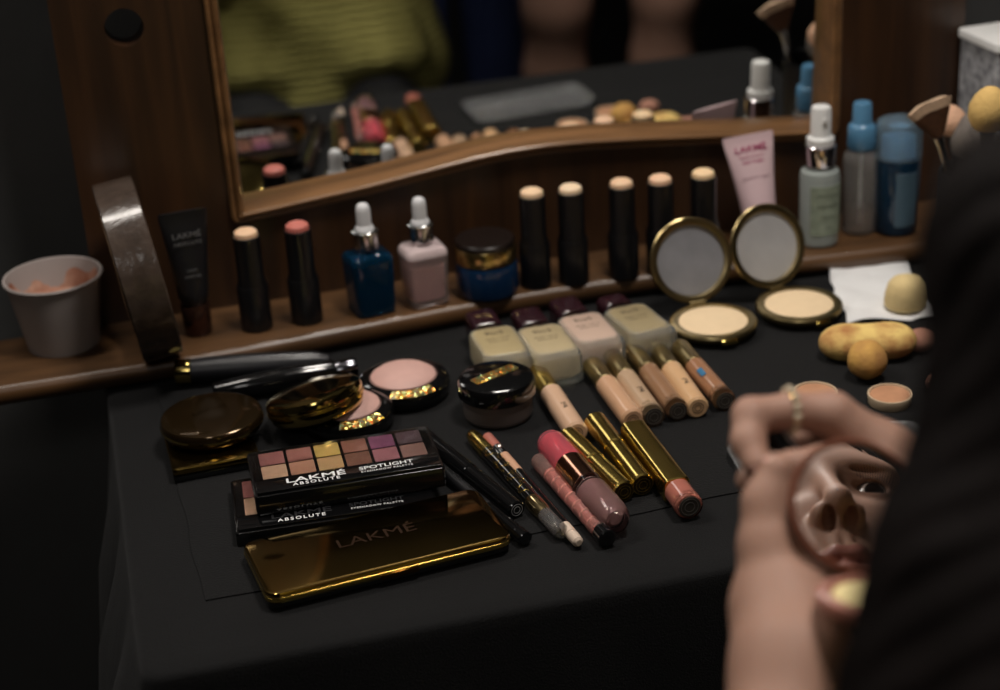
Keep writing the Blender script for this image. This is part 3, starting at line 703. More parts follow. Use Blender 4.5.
def pencil():
    r = .0042
    t, L = laid('lip_pencil', 'slim black lip pencil with a rosy end and a small silver stud', 'pencil', (487,437), (579,543), r, z1=.006)
    bmo('rosy_end', lathe([(0,0),(r*.8,0),(r,.001),(r,L*.12),(0,L*.12)], 24), mat('dusty_rose', rgb(170,104,92), .4), t)
    bmo('barrel', lathe(cyl(r, L*.121, L*.86, .0003), 24), BLACKG, t)
    bmo('peach_strip', lathe(cyl(r*1.02, L*.20, L*.37, .0006), 24), mat('peach_print', rgb(196,152,124), .4), t)
    b = bmesh.new(); bmesh.ops.create_icosphere(b, subdivisions=2, radius=.0022, matrix=T(0, r*.95, L*.155)); bmo('silver_stud', b, mat('sparkling_silver', rgb(235,235,240), .08, 1.0), t)
    bmo('white_end', lathe([(0,L*.86),(r*.98,L*.86),(r*.98,L*.925),(r*.86,L*.928),(r*.86,L*.938),(r*.98,L*.94),(r*.9,L*.99),(r*.5,L),(0,L)], 24), mat('ivory_plastic', rgb(206,186,168), .4), t)
pencil()
t, L = laid('eyeliner_pen', 'thick glossy black eyeliner tube beside the eyeshadow palettes', 'eyeliner', (424,436), (517,510), .0066)
bmo('cap', lathe(cyl(.0066, 0, L*.52, .0006), 32), BLACKG, t); bmo('barrel', lathe(cyl(.0064, L*.522, L, .0008), 32), BLACKG, t); end_emboss(t, L, .0055, GREYI)
t, L = laid('eyeliner_pen', 'thin black eyeliner pen with silver lettering next to the gold palette', 'eyeliner', (430,460), (526,539), .0046)
bmo('barrel', lathe(cyl(.0044, 0, L*.62, .0005), 28), BLACKM, t); bmo('cap', lathe(cyl(.0046, L*.622, L*.93, .0004), 28), BLACKG, t); bmo('end_plug', lathe(cyl(.0050, L*.93, L, .0006), 28), BLACKG, t)
b = lathe([(.0044,L*.618),(.0048,L*.620),(.0048,L*.628),(.0044,L*.63)], 28); bmo('silver_ring', b, SILVER, t)
for s, z in (('KAJAL',.46),('EYECONIC',.26)): lettering(s, .0044, SILVER, t, T(.0006, .0045, L*z) @ RX(-90) @ RZ(90), extrude=.0001, spacing=1.1)

# black make-up handle with gold band, and glossy curved mascara, by the ledge
t, L = laid('makeup_brush', 'thick matte black brush handle with a gold band, lying along the ledge', 'makeup brush', (178,372), (332,360), .0100, z1=.0125, z2=.009)
bmo('gold_band', lathe([(0,-.002),(.0100,-.002),(.0104,0),(.0104,.010),(.0100,.0105),(0,.0105)], 36), GOLDP, t)
bmo('handle', lathe([(0,.0107),(.0098,.0107),(.0104,.02),(.0108,L*.4),(.0100,L*.7),(.0080,L*.9),(.0050,L*.98),(0,L)], 36), mat('satin_black_handle', rgb(27,27,30), .36), t)
t, L = laid('mascara', 'glossy black curved mascara tube behind the gold compacts', 'mascara', (213,392), (357,367), .0085, z1=.0100, z2=.0125)
bmo('cap', lathe([(0,0),(.006,0),(.0070,.002),(.0088,L*.25),(.0098,L*.48),(.0098,L*.5),(0,L*.5)], 36), BLACKG, t)
bmo('barrel', lathe([(0,L*.502),(.0098,L*.502),(.0096,L*.6),(.0084,L*.84),(.0080,L*.85),(0,L*.85)], 36), BLACKG, t)
bmo('silver_tip', lathe([(0,L*.851),(.0078,L*.851),(.0082,L*.86),(.0078,L*.93),(.0082,L*.98),(.0072,L),(0,L)], 36), mat('dark_silver', rgb(120,120,126), .15, 1.0), t)

# round compacts
def round_case(name, label, cat, loc, r, h, m, rot=(0,0,0), group=None, rim=None, dome=.002):
    t = thing(name, label, cat, loc, group=group); t.rotation_euler = tuple(math.radians(a) for a in rot)
    bmo('base', lathe([(0,0),(r*.84,0),(r*.93,h*.10),(r*.98,h*.30),(r*.985,h*.46),(0,h*.46)], 64), m, t)
    bmo('lid', lathe([(0,h*.47),(r*.985,h*.47),(r,h*.52),(r,h*.80),(r*.97,h*.93),(r*.90,h),(r*.5,h+dome*.7),(0,h+dome)], 64), m, t)
    if rim: bmo('rim', lathe([(r*.98,h*.44),(r*1.012,h*.46),(r*1.012,h*.58),(r*.98,h*.60)], 64), rim, t)
    return t
TINT = mat('smoky_brown_gold', rgb(78,60,36), .12, .85, coat=.5)
c = P(212,421,.02)
t = round_case('powder_compact', 'round smoky gold compact with a bright gold rim, lying on a square one', 'compact', (c.x, c.y, Z0+.0108), .0385, .014, TINT, rim=GOLDP, rot=(0,0,8), dome=.001)
lettering('LAKMÉ', .009, DGOLD, t, T(0,.004,.0149) @ RZ(6), extrude=.00005)
c = P(219,458,.008)
t = thing('square_compact', 'square gold compact tucked under the round smoky one', 'compact', (c.x-.004, c.y+.017, Z0)); t.rotation_euler = (0,0,math.radians(2))
bmo('base', slab(.064,.064,.004,0,.005,.0008), BLACKG, t); bmo('lid', slab(.064,.064,.004,.0052,.0104,.0010), mat('antique_gold', rgb(140,116,60), .16, 1.0), t)
c = P(311,406,.020)
t = round_case('powder_compact', 'shiny yellow-gold round compact tilted up behind the eyeshadow palette', 'compact', (c.x+.005, c.y-.006, Z0+.0135), .0375, .020, GOLDP, rot=(-13,-9,0), rim=GOLD, dome=.0015)
# holographic stickers
def holo():
    if 'holographic_sticker' in MATS: return MATS['holographic_sticker']
    m = bpy.data.materials.new('holographic_sticker'); m.use_nodes = True; nt = m.node_tree; b = nt.nodes['Principled BSDF']
    tc = nt.nodes.new('ShaderNodeTexCoord'); v = nt.nodes.new('ShaderNodeTexVoronoi'); v.inputs['Scale'].default_value = 620
    hs = nt.nodes.new('ShaderNodeValToRGB'); el = hs.color_ramp.elements; el[0].color = rgb(236,196,70); el[1].color = rgb(240,235,210)
    for p_, c_ in ((.2,rgb(226,110,50)),(.38,rgb(240,216,120)),(.55,rgb(120,196,150)),(.7,rgb(230,150,60)),(.85,rgb(190,190,110))): e = el.new(p_); e.color = c_
    sp = nt.nodes.new('ShaderNodeSeparateColor'); nt.links.new(tc.outputs['Object'], v.inputs['Vector']); nt.links.new(v.outputs['Color'], sp.inputs[0]); nt.links.new(sp.outputs[0], hs.inputs[0]); nt.links.new(hs.outputs[0], b.inputs['Base Color'])
    vm = nt.nodes.new('ShaderNodeVectorMath'); vm.operation = 'MULTIPLY_ADD'; vm.inputs[1].default_value = (.9,.9,.9); vm.inputs[2].default_value = (-.45,-.45,-.45)
    ge = nt.nodes.new('ShaderNodeNewGeometry'); ad = nt.nodes.new('ShaderNodeVectorMath'); ad.operation = 'ADD'; no = nt.nodes.new('ShaderNodeVectorMath'); no.operation = 'NORMALIZE'
    nt.links.new(v.outputs['Color'], vm.inputs[0]); nt.links.new(vm.outputs[0], ad.inputs[0]); nt.links.new(ge.outputs['Normal'], ad.inputs[1]); nt.links.new(ad.outputs[0], no.inputs[0]); nt.links.new(no.outputs[0], b.inputs['Normal'])
    b.inputs['Metallic'].default_value = .9; b.inputs['Roughness'].default_value = .28
    MATS['holographic_sticker'] = m; return m
HOLO = holo()
def highlighter(loc, rz, label, stick_ang):
    r, h = .0365, .019
    t = thing('highlighter_compact', label, 'compact', loc, group='black compacts with glittering stickers'); t.rotation_euler = (0,0,math.radians(rz))
    bmo('base', lathe([(0,0),(r*.86,0),(r*.95,h*.12),(r,h*.35),(r,h*.62),(r*.96,h*.78),(r*.88,h*.86),(r*.74,h*.90),(r*.72,h*.80),(0,h*.80)], 64), BLACKG, t)
    bmo('powder', lathe([(0,h*.80),(r*.72,h*.80),(r*.70,h*.92),(r*.60,h*1.06),(r*.4,h*1.18),(0,h*1.24)], 56), mat('pink_highlighter', rgb(206,164,154), .5, var=.1, vscale=50), t)
    b = bmesh.new(); prev = None
    for k in range(21):
        a = math.radians(-90+stick_ang-30+60*k/20); c = [b.verts.new((rr*math.cos(a), rr*math.sin(a), z)) for rr, z in ((r*.79,h*.905),(r*.86,h*.89),(r*.93,h*.84),(r*.985,h*.74))]
        if prev:
            for i in range(3): b.faces.new((prev[i],c[i],c[i+1],prev[i+1]))
        prev = c
    ext = bmesh.ops.extrude_face_region(b, geom=b.faces[:]); bmesh.ops.translate(b, vec=(0,0,.0003), verts=[v for v in ext['geom'] if isinstance(v, bmesh.types.BMVert)])
    bmesh.ops.recalc_face_normals(b, faces=b.faces[:]); bmo('glitter_sticker', b, HOLO, t)
c = P(404,385,.010); highlighter((c.x,c.y,Z0), 0, 'black round compact with domed pink powder and a glittering sticker', 2)
c = P(352,436,.004); highlighter((c.x+.001,c.y+.024,Z0), 4, 'black compact with a glittering sticker half hidden behind the upper eyeshadow palette', 8)
def powder_jar():
    r = .0270; c = P(503,425,0)
    t = thing('loose_powder_jar', 'clear jar of loose powder with a black lid and an orange glittering sticker', 'jar', (c.x, c.y+.014, Z0))
    bmo('jar_body', lathe([(0,0),(r*.86,0),(r*.96,.002),(r,.006),(r*1.01,.019),(0,.019)], 64), mat('smoky_clear_jar', rgb(150,140,136), .1, trans=.6, ior=1.3, coat=.4), t)
    bmo('powder', lathe([(0,.0025),(r*.84,.0025),(r*.9,.006),(r*.9,.012),(0,.012)], 48), mat('loose_powder', rgb(168,150,140), .9), t)
    bmo('lid', lathe([(0,.0192),(r*1.06,.0192),(r*1.10,.0205),(r*1.10,.0300),(r*1.05,.0325),(r*.96,.0336),(0,.0338)], 64), BLACKG, t)
    o = bmo('glitter_sticker', slab(.040,.0105,.002,0,.0004,.0001), HOLO, t); o.matrix_local = T(-.0005,.002,.0338) @ RZ(24)
powder_jar()

# open face-powder compacts
def open_compact(lid_px, base_px, label, lid_tilt, rz, mirror):
    r = .0365
    c = P(base_px[0], base_px[1], .012)
    t = thing('face_powder_compact', label, 'compact', (c.x, c.y, Z0), group='open face powder compacts in front of the ledge'); t.rotation_euler = (0,0,math.radians(rz))
    bmo('base', lathe([(0,0),(r*.70,0),(r*.90,.003),(r*.99,.0075),(r,.0095),(r*.97,.0112),(r*.90,.0118),(r*.80,.0112),(r*.80,.009),(0,.009)], 64), OLDGOLD, t)
    bmo('powder', lathe([(0,.0088),(r*.79,.0088),(r*.78,.0108),(r*.70,.0118),(0,.0121)], 56), CREAM, t)
    b = bmesh.new(); box(b, .014,.004,.0045,(0,-r*.99,.0070),bev=.001); bmo('clasp', b, GOLDP, t)
    b = lathe([(0,-.007),(.0022,-.007),(.0022,.007),(0,.007)], 16, mtx=T(0,r*1.0,.0118)@RY(90)); bmo('hinge', b, OLDGOLD, t)
    prof = [(0,.0072),(r*.60,.0068),(r*.88,.0050),(r*.985,.0018),(r*1.0,0),(r*.97,-.0012),(r*.88,-.0014),(r*.83,-.0006),(r*.815,.0030),(0,.0030)]
    M = T(0, r*1.00, .0115) @ RX(-lid_tilt) @ T(0, -r*1.0, 0)
    o = bmo('lid', lathe(prof, 64), OLDGOLD, t); o.matrix_local = M
    o = bmo('mirror', lathe([(0,.0030),(r*.812,.0030),(r*.812,.0024),(0,.0024)], 56), mirror, t); o.matrix_local = M @ T(0,0,.0001)
    return t
MD = mat('ceiling_grey_mirror', rgb(186,188,196), .45, .75, var=.15, vscale=40)  # reflection of the greyish ceiling put into the mirror colour
open_compact(None, (713,321), 'open round gold powder compact with a darker grey mirror, left of two', 110, 1, MD)
open_compact(None, (799,304), 'open round gold powder compact with a pale mirror, right of two beside the white tissue', 110, 10, mat('pale_ceiling_grey_mirror', rgb(206,206,208), .55, .6, var=.08, vscale=40))  # paler copy of the grey reflection colour

# liquid foundation bottles lying flat
def found_bottle(cx, cy, rz, label, col, capm, capl=.030):
    t = thing('foundation_bottle', label, 'foundation bottle', (cx, cy, Z0), group='square liquid foundation bottles lying on the cloth'); t.rotation_euler = (0,0,math.radians(rz))
    gl = mat('thick_bottle_glass', (.9,.92,.88,1), .08, trans=.9, ior=1.12, var=.01); b = bmesh.new()
    slab(.0385,.068,.008,.0,.026,.0030,n=8,bm=b); bmo('glass_body', b, gl, t)
    b = bmesh.new(); slab(.0370,.056,.008,.0012,.0262,.0030,n=8,bm=b,c=(0,.0045)); bmo('foundation_fill', b, col, t)
    b = bmesh.new(); lathe([(0,0),(.010,0),(.010,.004),(0,.004)], 32, b, T(0,.035,.013)@RX(-90)); bmo('neck', b, OLDGOLD, t)
    b = bmesh.new(); lathe([(0,0),(.0125,0),(.0130,.001),(.0130,capl-.001),(.0120,capl),(0,capl)], 40, b, T(0,.0392,.0135)@RX(-90), sq=.35); bmo('cap', b, capm, t)
    tm = T(0,.019,.02625) ; lettering('9to5', .0085, DARKI, t, tm, extrude=.00006); lettering('PRIMER + MATTE', .0026, DARKI, t, T(0,.008,.02625), extrude=.00006); lettering('PERFECT COVER', .0022, DARKI, t, T(0,.003,.02625), extrude=.00006)
    return t
CAPM = mat('maroon_black_cap', rgb(44,22,28), .14, coat=.7)
FC = [mat('foundation_fill_%d' % i, rgb(*c), .35, coat=.5) for i, c in enumerate([(176,158,118),(184,166,130),(200,172,154),(158,142,108)])]
for k, (px_, py_, rz, lab) in enumerate([(500,347,0,'olive beige liquid foundation bottle lying nearest the ledge on the left'),(549,345,1,'beige liquid foundation bottle lying second from the left, largest in view'),(591,333,3,'pinkish liquid foundation bottle lying third from the left'),(640,324,8,'darker beige liquid foundation bottle on the right above the concealers')]):
    c = P(px_, py_, .024); found_bottle(c.x, c.y, rz, lab, FC[k], CAPM, .030 if k < 3 else .018)

# tissue, sponges, pots, plastic tray
def tissue():
    cs_ = [P(824,270), P(902,262), P(940,322), P(846,327)]
    b = bmesh.new(); n = 36; g = []
    for i in range(n+1):
        row = []
        for j in range(n+1):
            u, v = i/n, j/n; p = cs_[0].lerp(cs_[1],u).lerp(cs_[3].lerp(cs_[2],u),v)
            h = .0012+.0022*abs(math.sin(u*5+v*3))*(1-u*.5)+.0015*abs(math.sin(v*9-u*4)) + .004*max(0,.2-u)*5*max(0,.3-v)*3
            e = .0015*math.sin(v*17)*(u in (0,1)) ; row.append(b.verts.new((p.x+e+.002*math.sin(v*8), p.y+.002*math.sin(u*9), Z0+h)))
        g.append(row)
    for i in range(n):
        for j in range(n): b.faces.new((g[i][j],g[i+1][j],g[i+1][j+1],g[i][j+1]))
    ext = bmesh.ops.extrude_face_region(b, geom=b.faces[:]); bmesh.ops.translate(b, vec=(0,0,-.0006), verts=[v for v in ext['geom'] if isinstance(v, bmesh.types.BMVert)])
    bmesh.ops.recalc_face_normals(b, faces=b.faces[:]); setp(bmo('tissue', b, mat('white_tissue', rgb(226,226,226), .9, bump=.3, bscale=250), auto=0), 'crumpled white tissue lying under the ledge at the right', 'tissue')
tissue()
c = P(907,313,.006)
t = thing('makeup_sponge', 'small ribbed cream make-up sponge standing on the white tissue', 'sponge', (c.x+.005, c.y+.012, Z0+.0048), group='yellow and cream sponges on the right of the cloth')
b = lathe([(0,0),(.0160,0),(.0180,.0015),(.0188,.006),(.0180,.014),(.0160,.021),(.0125,.0250),(.007,.0268),(0,.0272)], 48, sy=.85)
for v in b.verts:
    if v.co.z > .002: a_ = math.atan2(v.co.y, v.co.x); s_ = 1+.012*math.sin(a_*16); v.co.x *= s_; v.co.y *= s_
bmo('sponge_body', b, mat('cream_sponge', rgb(222,198,144), .9, bump=.4, bscale=400), t)
def puff():
    s_ = SDF((-.05,-.035,-.004),(.05,.035,.034), .0011)
    s_.ell((-.020,0,.0125),(.0185,.0165,.0125),k=.008).ell((.020,0,.0125),(.0185,.0165,.0125),k=.012).ell((0,.001,.0125),(.030,.0160,.0120),k=.012)
    me = mesh_from('puff', [s_.mesh('puff')]); m = mat('stained_yellow_sponge', rgb(236,204,124), .85, bump=.35, bscale=300, color2=rgb(178,122,72), vscale=52)
    c = P(868,352,.006); o = link('makeup_sponge', me, m, auto=0); o.location = (c.x, c.y+.001, Z0+.0004); o.rotation_euler = (0,0,math.radians(-16))
    setp(o, 'long yellow peanut-shaped sponge with brown make-up stains', 'sponge', 'yellow and cream sponges on the right of the cloth')
puff()
b = bmesh.new(); bmesh.ops.create_uvsphere(b, u_segments=40, v_segments=24, radius=.0158)
for v in b.verts: v.co.z *= .98; v.co.x *= .96; v.co += v.co.normalized()*(.0006*math.sin(v.co.x*300)*math.cos(v.co.y*260))
c = P(870,379,.004); o = bmo('blending_sponge', b, mat('mustard_sponge', rgb(206,160,84), .85, bump=.3, bscale=300, color2=rgb(176,128,74), vscale=50), auto=0); o.location = (c.x, c.y+.006, Z0+.0161)
setp(o, 'mustard yellow ball sponge in front of the peanut-shaped sponge', 'sponge', 'yellow and cream sponges on the right of the cloth')
PKS = mat('pink_beige_sponge', rgb(178,128,108), .85, bump=.3, bscale=300)
for (px_, py_, r, lab) in ((921,346,.0115,'small dusky pink round sponge touching the right end of the yellow one'),(941,388,.0100,'small pinkish sponge at the edge of the dark hair, right of the cream pots')):
    b = bmesh.new(); bmesh.ops.create_uvsphere(b, u_segments=32, v_segments=20, radius=r); bmesh.ops.scale(b, vec=(1.15,1,.8), verts=b.verts)
    c = P(px_, py_, r*.5); o = bmo('blending_sponge', b, PKS, auto=0); o.location = (c.x, c.y, Z0+r*.8); setp(o, lab, 'sponge', 'yellow and cream sponges on the right of the cloth')
def creampot(px_, py_, lab):
    r = .0168; c = P(px_, py_, .0075)
    t = thing('cream_pot', lab, 'pot', (c.x, c.y, Z0), group='small open pots of peach cream')
    bmo('pot_wall', lathe([(0,0),(r*.93,0),(r*.96,.0008),(r,.0075),(r*.99,.0082),(r*.93,.0082),(r*.91,.0062),(0,.0062)], 48), mat('ivory_pot', rgb(214,190,160), .4, coat=.3), t)
    bmo('cream', lathe([(0,.0061),(r*.9,.0061),(r*.85,.0074),(r*.4,.0070),(0,.0078)], 40), mat('peach_cream', rgb(198,146,112), .4, var=.15, vscale=80), t)
creampot(815,394,'small open pot of peach cream just behind the ring hand')
creampot(890,396,'small open pot of peach cream standing clear in front of the ball sponge')
def tray():
    a, b_, c_ = P(728,452), P(748,497), P(925,440)
    cen = (b_+c_)/2+Vector((0,.012,0)); d = (c_-a); 
    t = thing('plastic_tray', 'clear plastic tray lying flat under the hands', 'tray', (cen.x+.000, cen.y-.004, Z0)); t.rotation_euler = (0,0,math.radians(-6))
    w, h = .145, .066; b = bmesh.new(); rings = []
    for z, ins in ((.0004,.0035),(.0060,.0010),(.0068,0),(.0076,.0002),(.0072,.0016),(.0064,.0022),(.0014,.0045)):
        rings.append([b.verts.new((x*(1-2*ins/w), y*(1-2*ins/h), z)) for x, y in rrect(w,h,.014,8)])
    for p_, q_ in zip(rings, rings[1:]):
        for i in range(len(p_)): j=(i+1)%len(p_); b.faces.new((p_[i],p_[j],q_[j],q_[i]))
    b.faces.new(rings[0][::-1]); b.faces.new(rings[-1]); bmesh.ops.recalc_face_normals(b, faces=b.faces[:])
    bmo('tray_shell', b, mat('frosted_clear_plastic', (.9,.92,.93,1), .16, trans=.92, ior=1.35, bump=.3, bscale=300), t, auto=50)
tray()

# ------------------------------------------------------------------ eyeshadow palettes
PANT = [(150,92,88),(156,98,88),(196,162,84),(144,92,74),(124,66,98),(78,56,62)]
PANB = [(198,158,128),(178,126,100),(192,152,104),(120,76,58),(156,98,104),(142,104,94)]
def palette(loc, rz, w, h, th, label, rows, zl):
    t = thing('eyeshadow_palette', label, 'eyeshadow palette', loc, group='stacked black eyeshadow palettes'); t.rotation_euler = (0,0,math.radians(rz))
    bmo('case', slab(w,h,.0025,0,th-.0022,.0008), BLACKG, t)
    # window panel: black mask with pans under a clear cover
    wy0, wy1 = -h/2+.022, h/2-.005; ww = w-.014
    hi = (wy1-wy0)/2
    for r_ in range(2):
        for k in range(6):
            pw = ww/6-.0022; ph = hi-.0016
            b = bmesh.new(); slab(pw,ph,.001,th-.0023,th-.0016,.0002,n=2,bm=b,c=(-ww/2+ww/6*(k+.5), wy1-hi*(r_+.5)))
            col = (PANT if r_ == 0 else PANB)[k]; bmo('pan', b, mat('eyeshadow_%d_%d' % (r_,k), rgb(*col), .6, var=.1, vscale=200), t)
    b = bmesh.new(); slab(w-.004,.0175,.001,th-.0023,th-.0002,.0003,n=2,bm=b,c=(0,-h/2+.0110)); bmo('title_strip', b, BLACKG, t)
    b = bmesh.new(); slab(w-.004,wy1-wy0+.004,.001,th-.0012,th-.0003,.0002,n=2,bm=b,c=(0,(wy0+wy1)/2)); bmo('clear_cover', b, mat('clear_cover_film', (.9,.9,.9,1), .08, trans=1, ior=1.15), t)
    s_ = w/.128; zt = th-.0001
    lettering('LAKMÉ', .0088, WHITEI if rows == 2 else mat('faint_ink', rgb(40,40,42), .4), t, T(-.022*s_,-h/2+.0128,zt), sx=1.55, bold=.0001, extrude=.00005)
    lettering('ABSOLUTE', .0054, WHITEI, t, T(-.022*s_,-h/2+.0068,zt), spacing=1.35, bold=.0001, extrude=.00005)
    lettering('SPOTLIGHT', .0064, WHITEI if rows == 2 else MATS['faint_ink'], t, T(.026*s_,-h/2+.0138,zt), sx=1.15, bold=.00005, extrude=.00005)
    lettering('EYESHADOW PALETTE', .0032, WHITEI, t, T(.026*s_,-h/2+.0088,zt), spacing=1.15, extrude=.00005)
    return t
A_, B_, C_ = P(251,456,.025), P(422,427,.025), P(258,494,.025)
palette((.1290,-.3290,Z0+.0128), -1.5, .132, .066, .0172, 'upper of two stacked black eyeshadow palettes, its six colour columns in view', 2, 0)
palette((.1170,-.3400,Z0), -3.5, .139, .076, .0124, 'lower of two stacked black eyeshadow palettes, mostly covered by the upper one', 1, 0)
def gold_palette():
    w, h, th = .167, .073, .0125
    t = thing('gold_palette', 'large closed gold palette with a mirror-like lid, nearest the table edge', 'makeup palette', (.1345,-.4190,Z0)); t.rotation_euler = (0,0,math.radians(6.5))
    t.location = Vector((.1345,-.4155,Z0))
    bmo('base', slab(w-.002,h-.002,.008,0,.0052,.0010), BLACKG, t)
    g = mat('mirror_gold', rgb(178,146,84), .09, 1.0, bump=.06, bscale=28, var=.15, vscale=20)
    bmo('lid', slab(w,h,.009,.0055,th,.0018,n=8), g, t)
    b = bmesh.new(); slab(w+.0006,h+.0006,.0092,.0056,.0090,.0004,n=8,bm=b); bmo('edge_band', b, GOLD, t)
    b = bmesh.new(); box(b, .026,.0022,.0040,(.004,-h/2-.0004,.0060),bev=.0006); bmo('clasp', b, DGOLD, t)
    lettering('LAKMÉ', .0150, mat('dark_brown_print', rgb(52,34,22), .3, .3), t, T(.001,.004,th+.00002) @ RZ(0), sx=1.2, extrude=.00005)
gold_palette()
#@@PART4
# ------------------------------------------------------------------ the woman with the hand mirror
def U(v): return Vector(v).normalized()
MC = PD(855, 505, .84)                       # centre of the small round mirror she holds
FT = Vector((.410,-.950,.400))
MN = (U(CAM-MC)+U(FT-MC)).normalized()       # its normal
VV = PD(839, 521, 1.10)
FP = VV - MN*(2*(VV-MC).dot(MN))             # base of her nose
cdir = U(CAM-VV); ar = math.radians(13)
uu = IMU*math.cos(ar)-IMX*math.sin(ar); uu = (uu-cdir*uu.dot(cdir)).normalized()
al, be = math.radians(42), math.radians(-17)
fv = cdir*math.cos(al)+uu*math.sin(al); up_ = uu*math.cos(al)-cdir*math.sin(al)
rr_ = fv.cross(up_); 
if rr_.dot(IMX) < 0: rr_ = -rr_
fv = (fv*math.cos(be)-rr_*math.sin(be)).normalized()
def refl(v): return v-MN*(2*v.dot(MN))
HF, HU = refl(fv).normalized(), refl(up_).normalized(); HR = HF.cross(HU).normalized()
HS = 1.0
HM3 = Matrix((HR, HF, HU)).transposed()
HO = FP - HM3 @ Vector((0,.0955,-.036))*HS
HMX = Matrix.Translation(HO) @ HM3.to_4x4()
HMn = np.array(HM3); HOn = np.array(HO)
def hw(p): return HO + HM3 @ Vector(p)
SKIN = mat('warm_skin', rgb(166,128,110), .6, sss=.12, bump=.05, bscale=1600, var=.08, vscale=25)
LIPM = mat('lip_skin', rgb(164,108,98), .4, sss=.1, bump=.08, bscale=1200)
NAIL = mat('fingernail', rgb(220,170,158), .2, coat=.5)
HAIR = mat('dark_brown_hair', rgb(15,8,7), .75, bump=.5, bscale=140, var=.3, vscale=60, spec=.12)
DENIM = mat('navy_denim', rgb(58,72,120), .85, bump=.3, bscale=400, var=.25, vscale=14)
BLACKC = mat('black_clothing', rgb(26,26,28), .9)
def head_sdf():
    s = SDF((-.095,-.125,-.135),(.095,.125,.145), .0012)
    s.ell((0,-.018,.038),(.076,.092,.085),k=.004).ell((0,.022,-.012),(.064,.064,.094),k=.02)
    for q in (-1,1):
        s.cone((q*.054,-.005,-.045),(q*.013,.056,-.098),.014,.013,k=.028); s.ell((q*.028,.043,-.058),(.028,.030,.034),k=.028)
        s.ell((q*.034,.054,-.024),(.026,.022,.028),k=.028)
        s.ell((q*.026,.069,.028),(.024,.010,.009),k=.022)
        s.ell((q*.031,.093,.008),(.019,.014,.012),k=.012,op='sub')
        s.ell((q*.073,-.008,.0),(.006,.017,.030),k=.004)
    s.ell((0,.060,-.107),(.016,.013,.012),k=.018)
    s.cone((0,.079,.022),(0,.099,-.018),.0056,.0072,k=.009).ell((0,.1020,-.0245),(.0086,.0086,.0080),k=.006)
    for q in (-1,1): s.ell((q*.0110,.0925,-.0295),(.0062,.0098,.0070),k=.005)
    s.cone((0,.101,-.030),(0,.088,-.0365),.0035,.0045,k=.004)
    s.ell((0,.069,-.060),(.031,.022,.030),k=.016)
    s.cone((-.0035,.0905,-.045),(-.0045,.0925,-.056),.0022,.0022,k=.004).cone((.0035,.0905,-.045),(.0045,.0925,-.056),.0022,.0022,k=.004)
    for q in (-1,1):                                     # lips
        s.chain([(Vector((0,.0930,-.0625)),.0038),(Vector((q*.0065,.0938,-.0612)),.0042),(Vector((q*.016,.0880,-.0645)),.0038),(Vector((q*.025,.0800,-.0680)),.0022)],k=.006)
        s.chain([(Vector((0,.0925,-.0760)),.0058),(Vector((q*.010,.0905,-.0755)),.0054),(Vector((q*.024,.0802,-.0695)),.0024)],k=.006)
        s.cone((q*.001,.0985,-.0690),(q*.016,.0910,-.0690),.0020,.0012,k=.003,op='sub')
        s.ell((q*.0066,.0965,-.0350),(.0042,.0064,.0105),k=.0016,op='sub')
    s.ell((0,.089,-.089),(.018,.007,.006),k=.012,op='sub')
    for q in (-1,1):                                     # eyelids
        s.ell((q*.031,.0655,.010),(.0155,.0150,.0132),k=.003)
        s.ell((q*.0315,.0830,.0098),(.0140,.0110,.0056),k=.0018,op='sub')
        s.ell((q*.031,.0655,.0100),(.0126,.0126,.0126),k=.0008,op='sub')
        s.ell((q*.031,.0805,.0220),(.016,.0025,.0010),k=.003,op='sub')
    s.cone((0,-.025,-.05),(0,-.045,-.135),.052,.054,k=.02)
    return s
hs = head_sdf(); hco, hF = hs.mesh('head')
lipd = np.full(len(hco), 9.0)
def segd(p, a, b):
    p = p*np.array([1,0,1]); a = np.array(a)*np.array([1,0,1]); b = np.array(b)*np.array([1,0,1]); t = np.clip(((p-a)@(b-a))/((b-a)@(b-a)), 0, 1); return np.linalg.norm(p-a-t[:,None]*(b-a), axis=1)
for q in (-1,1):
    for a, b, w in (((0,0,-.0640),(q*.0065,0,-.0632),.0046),((q*.0065,0,-.0632),(q*.016,0,-.0655),.0044),((q*.016,0,-.0655),(q*.025,0,-.0690),.0028),((0,0,-.0740),(q*.010,0,-.0738),.0070),((q*.010,0,-.0738),(q*.024,0,-.0700),.0042),((0,0,-.068),(q*.02,0,-.069),.004)):
        lipd = np.minimum(lipd, segd(hco, a, b)-w)
lipd = np.where(hco[:,1] > .07, lipd, 9.0)
hco_w = hco @ HMn.T + HOn
# arms, hands, chest: joints in the room
tc_ = .315                                                # torso centre x
LSH, LEL = Vector((.145,-1.20,.235)), Vector((.165,-.985,.03)); WA = PD(792,665,.825)
RSH, REL = Vector((.490,-1.17,.235)), Vector((.525,-.97,.06)); WB = PD(1000,520,.945)
neck0 = hw((0,-.045,-.125)); chest = Vector((tc_,-1.20,.13))
def v(p): return tuple(p)
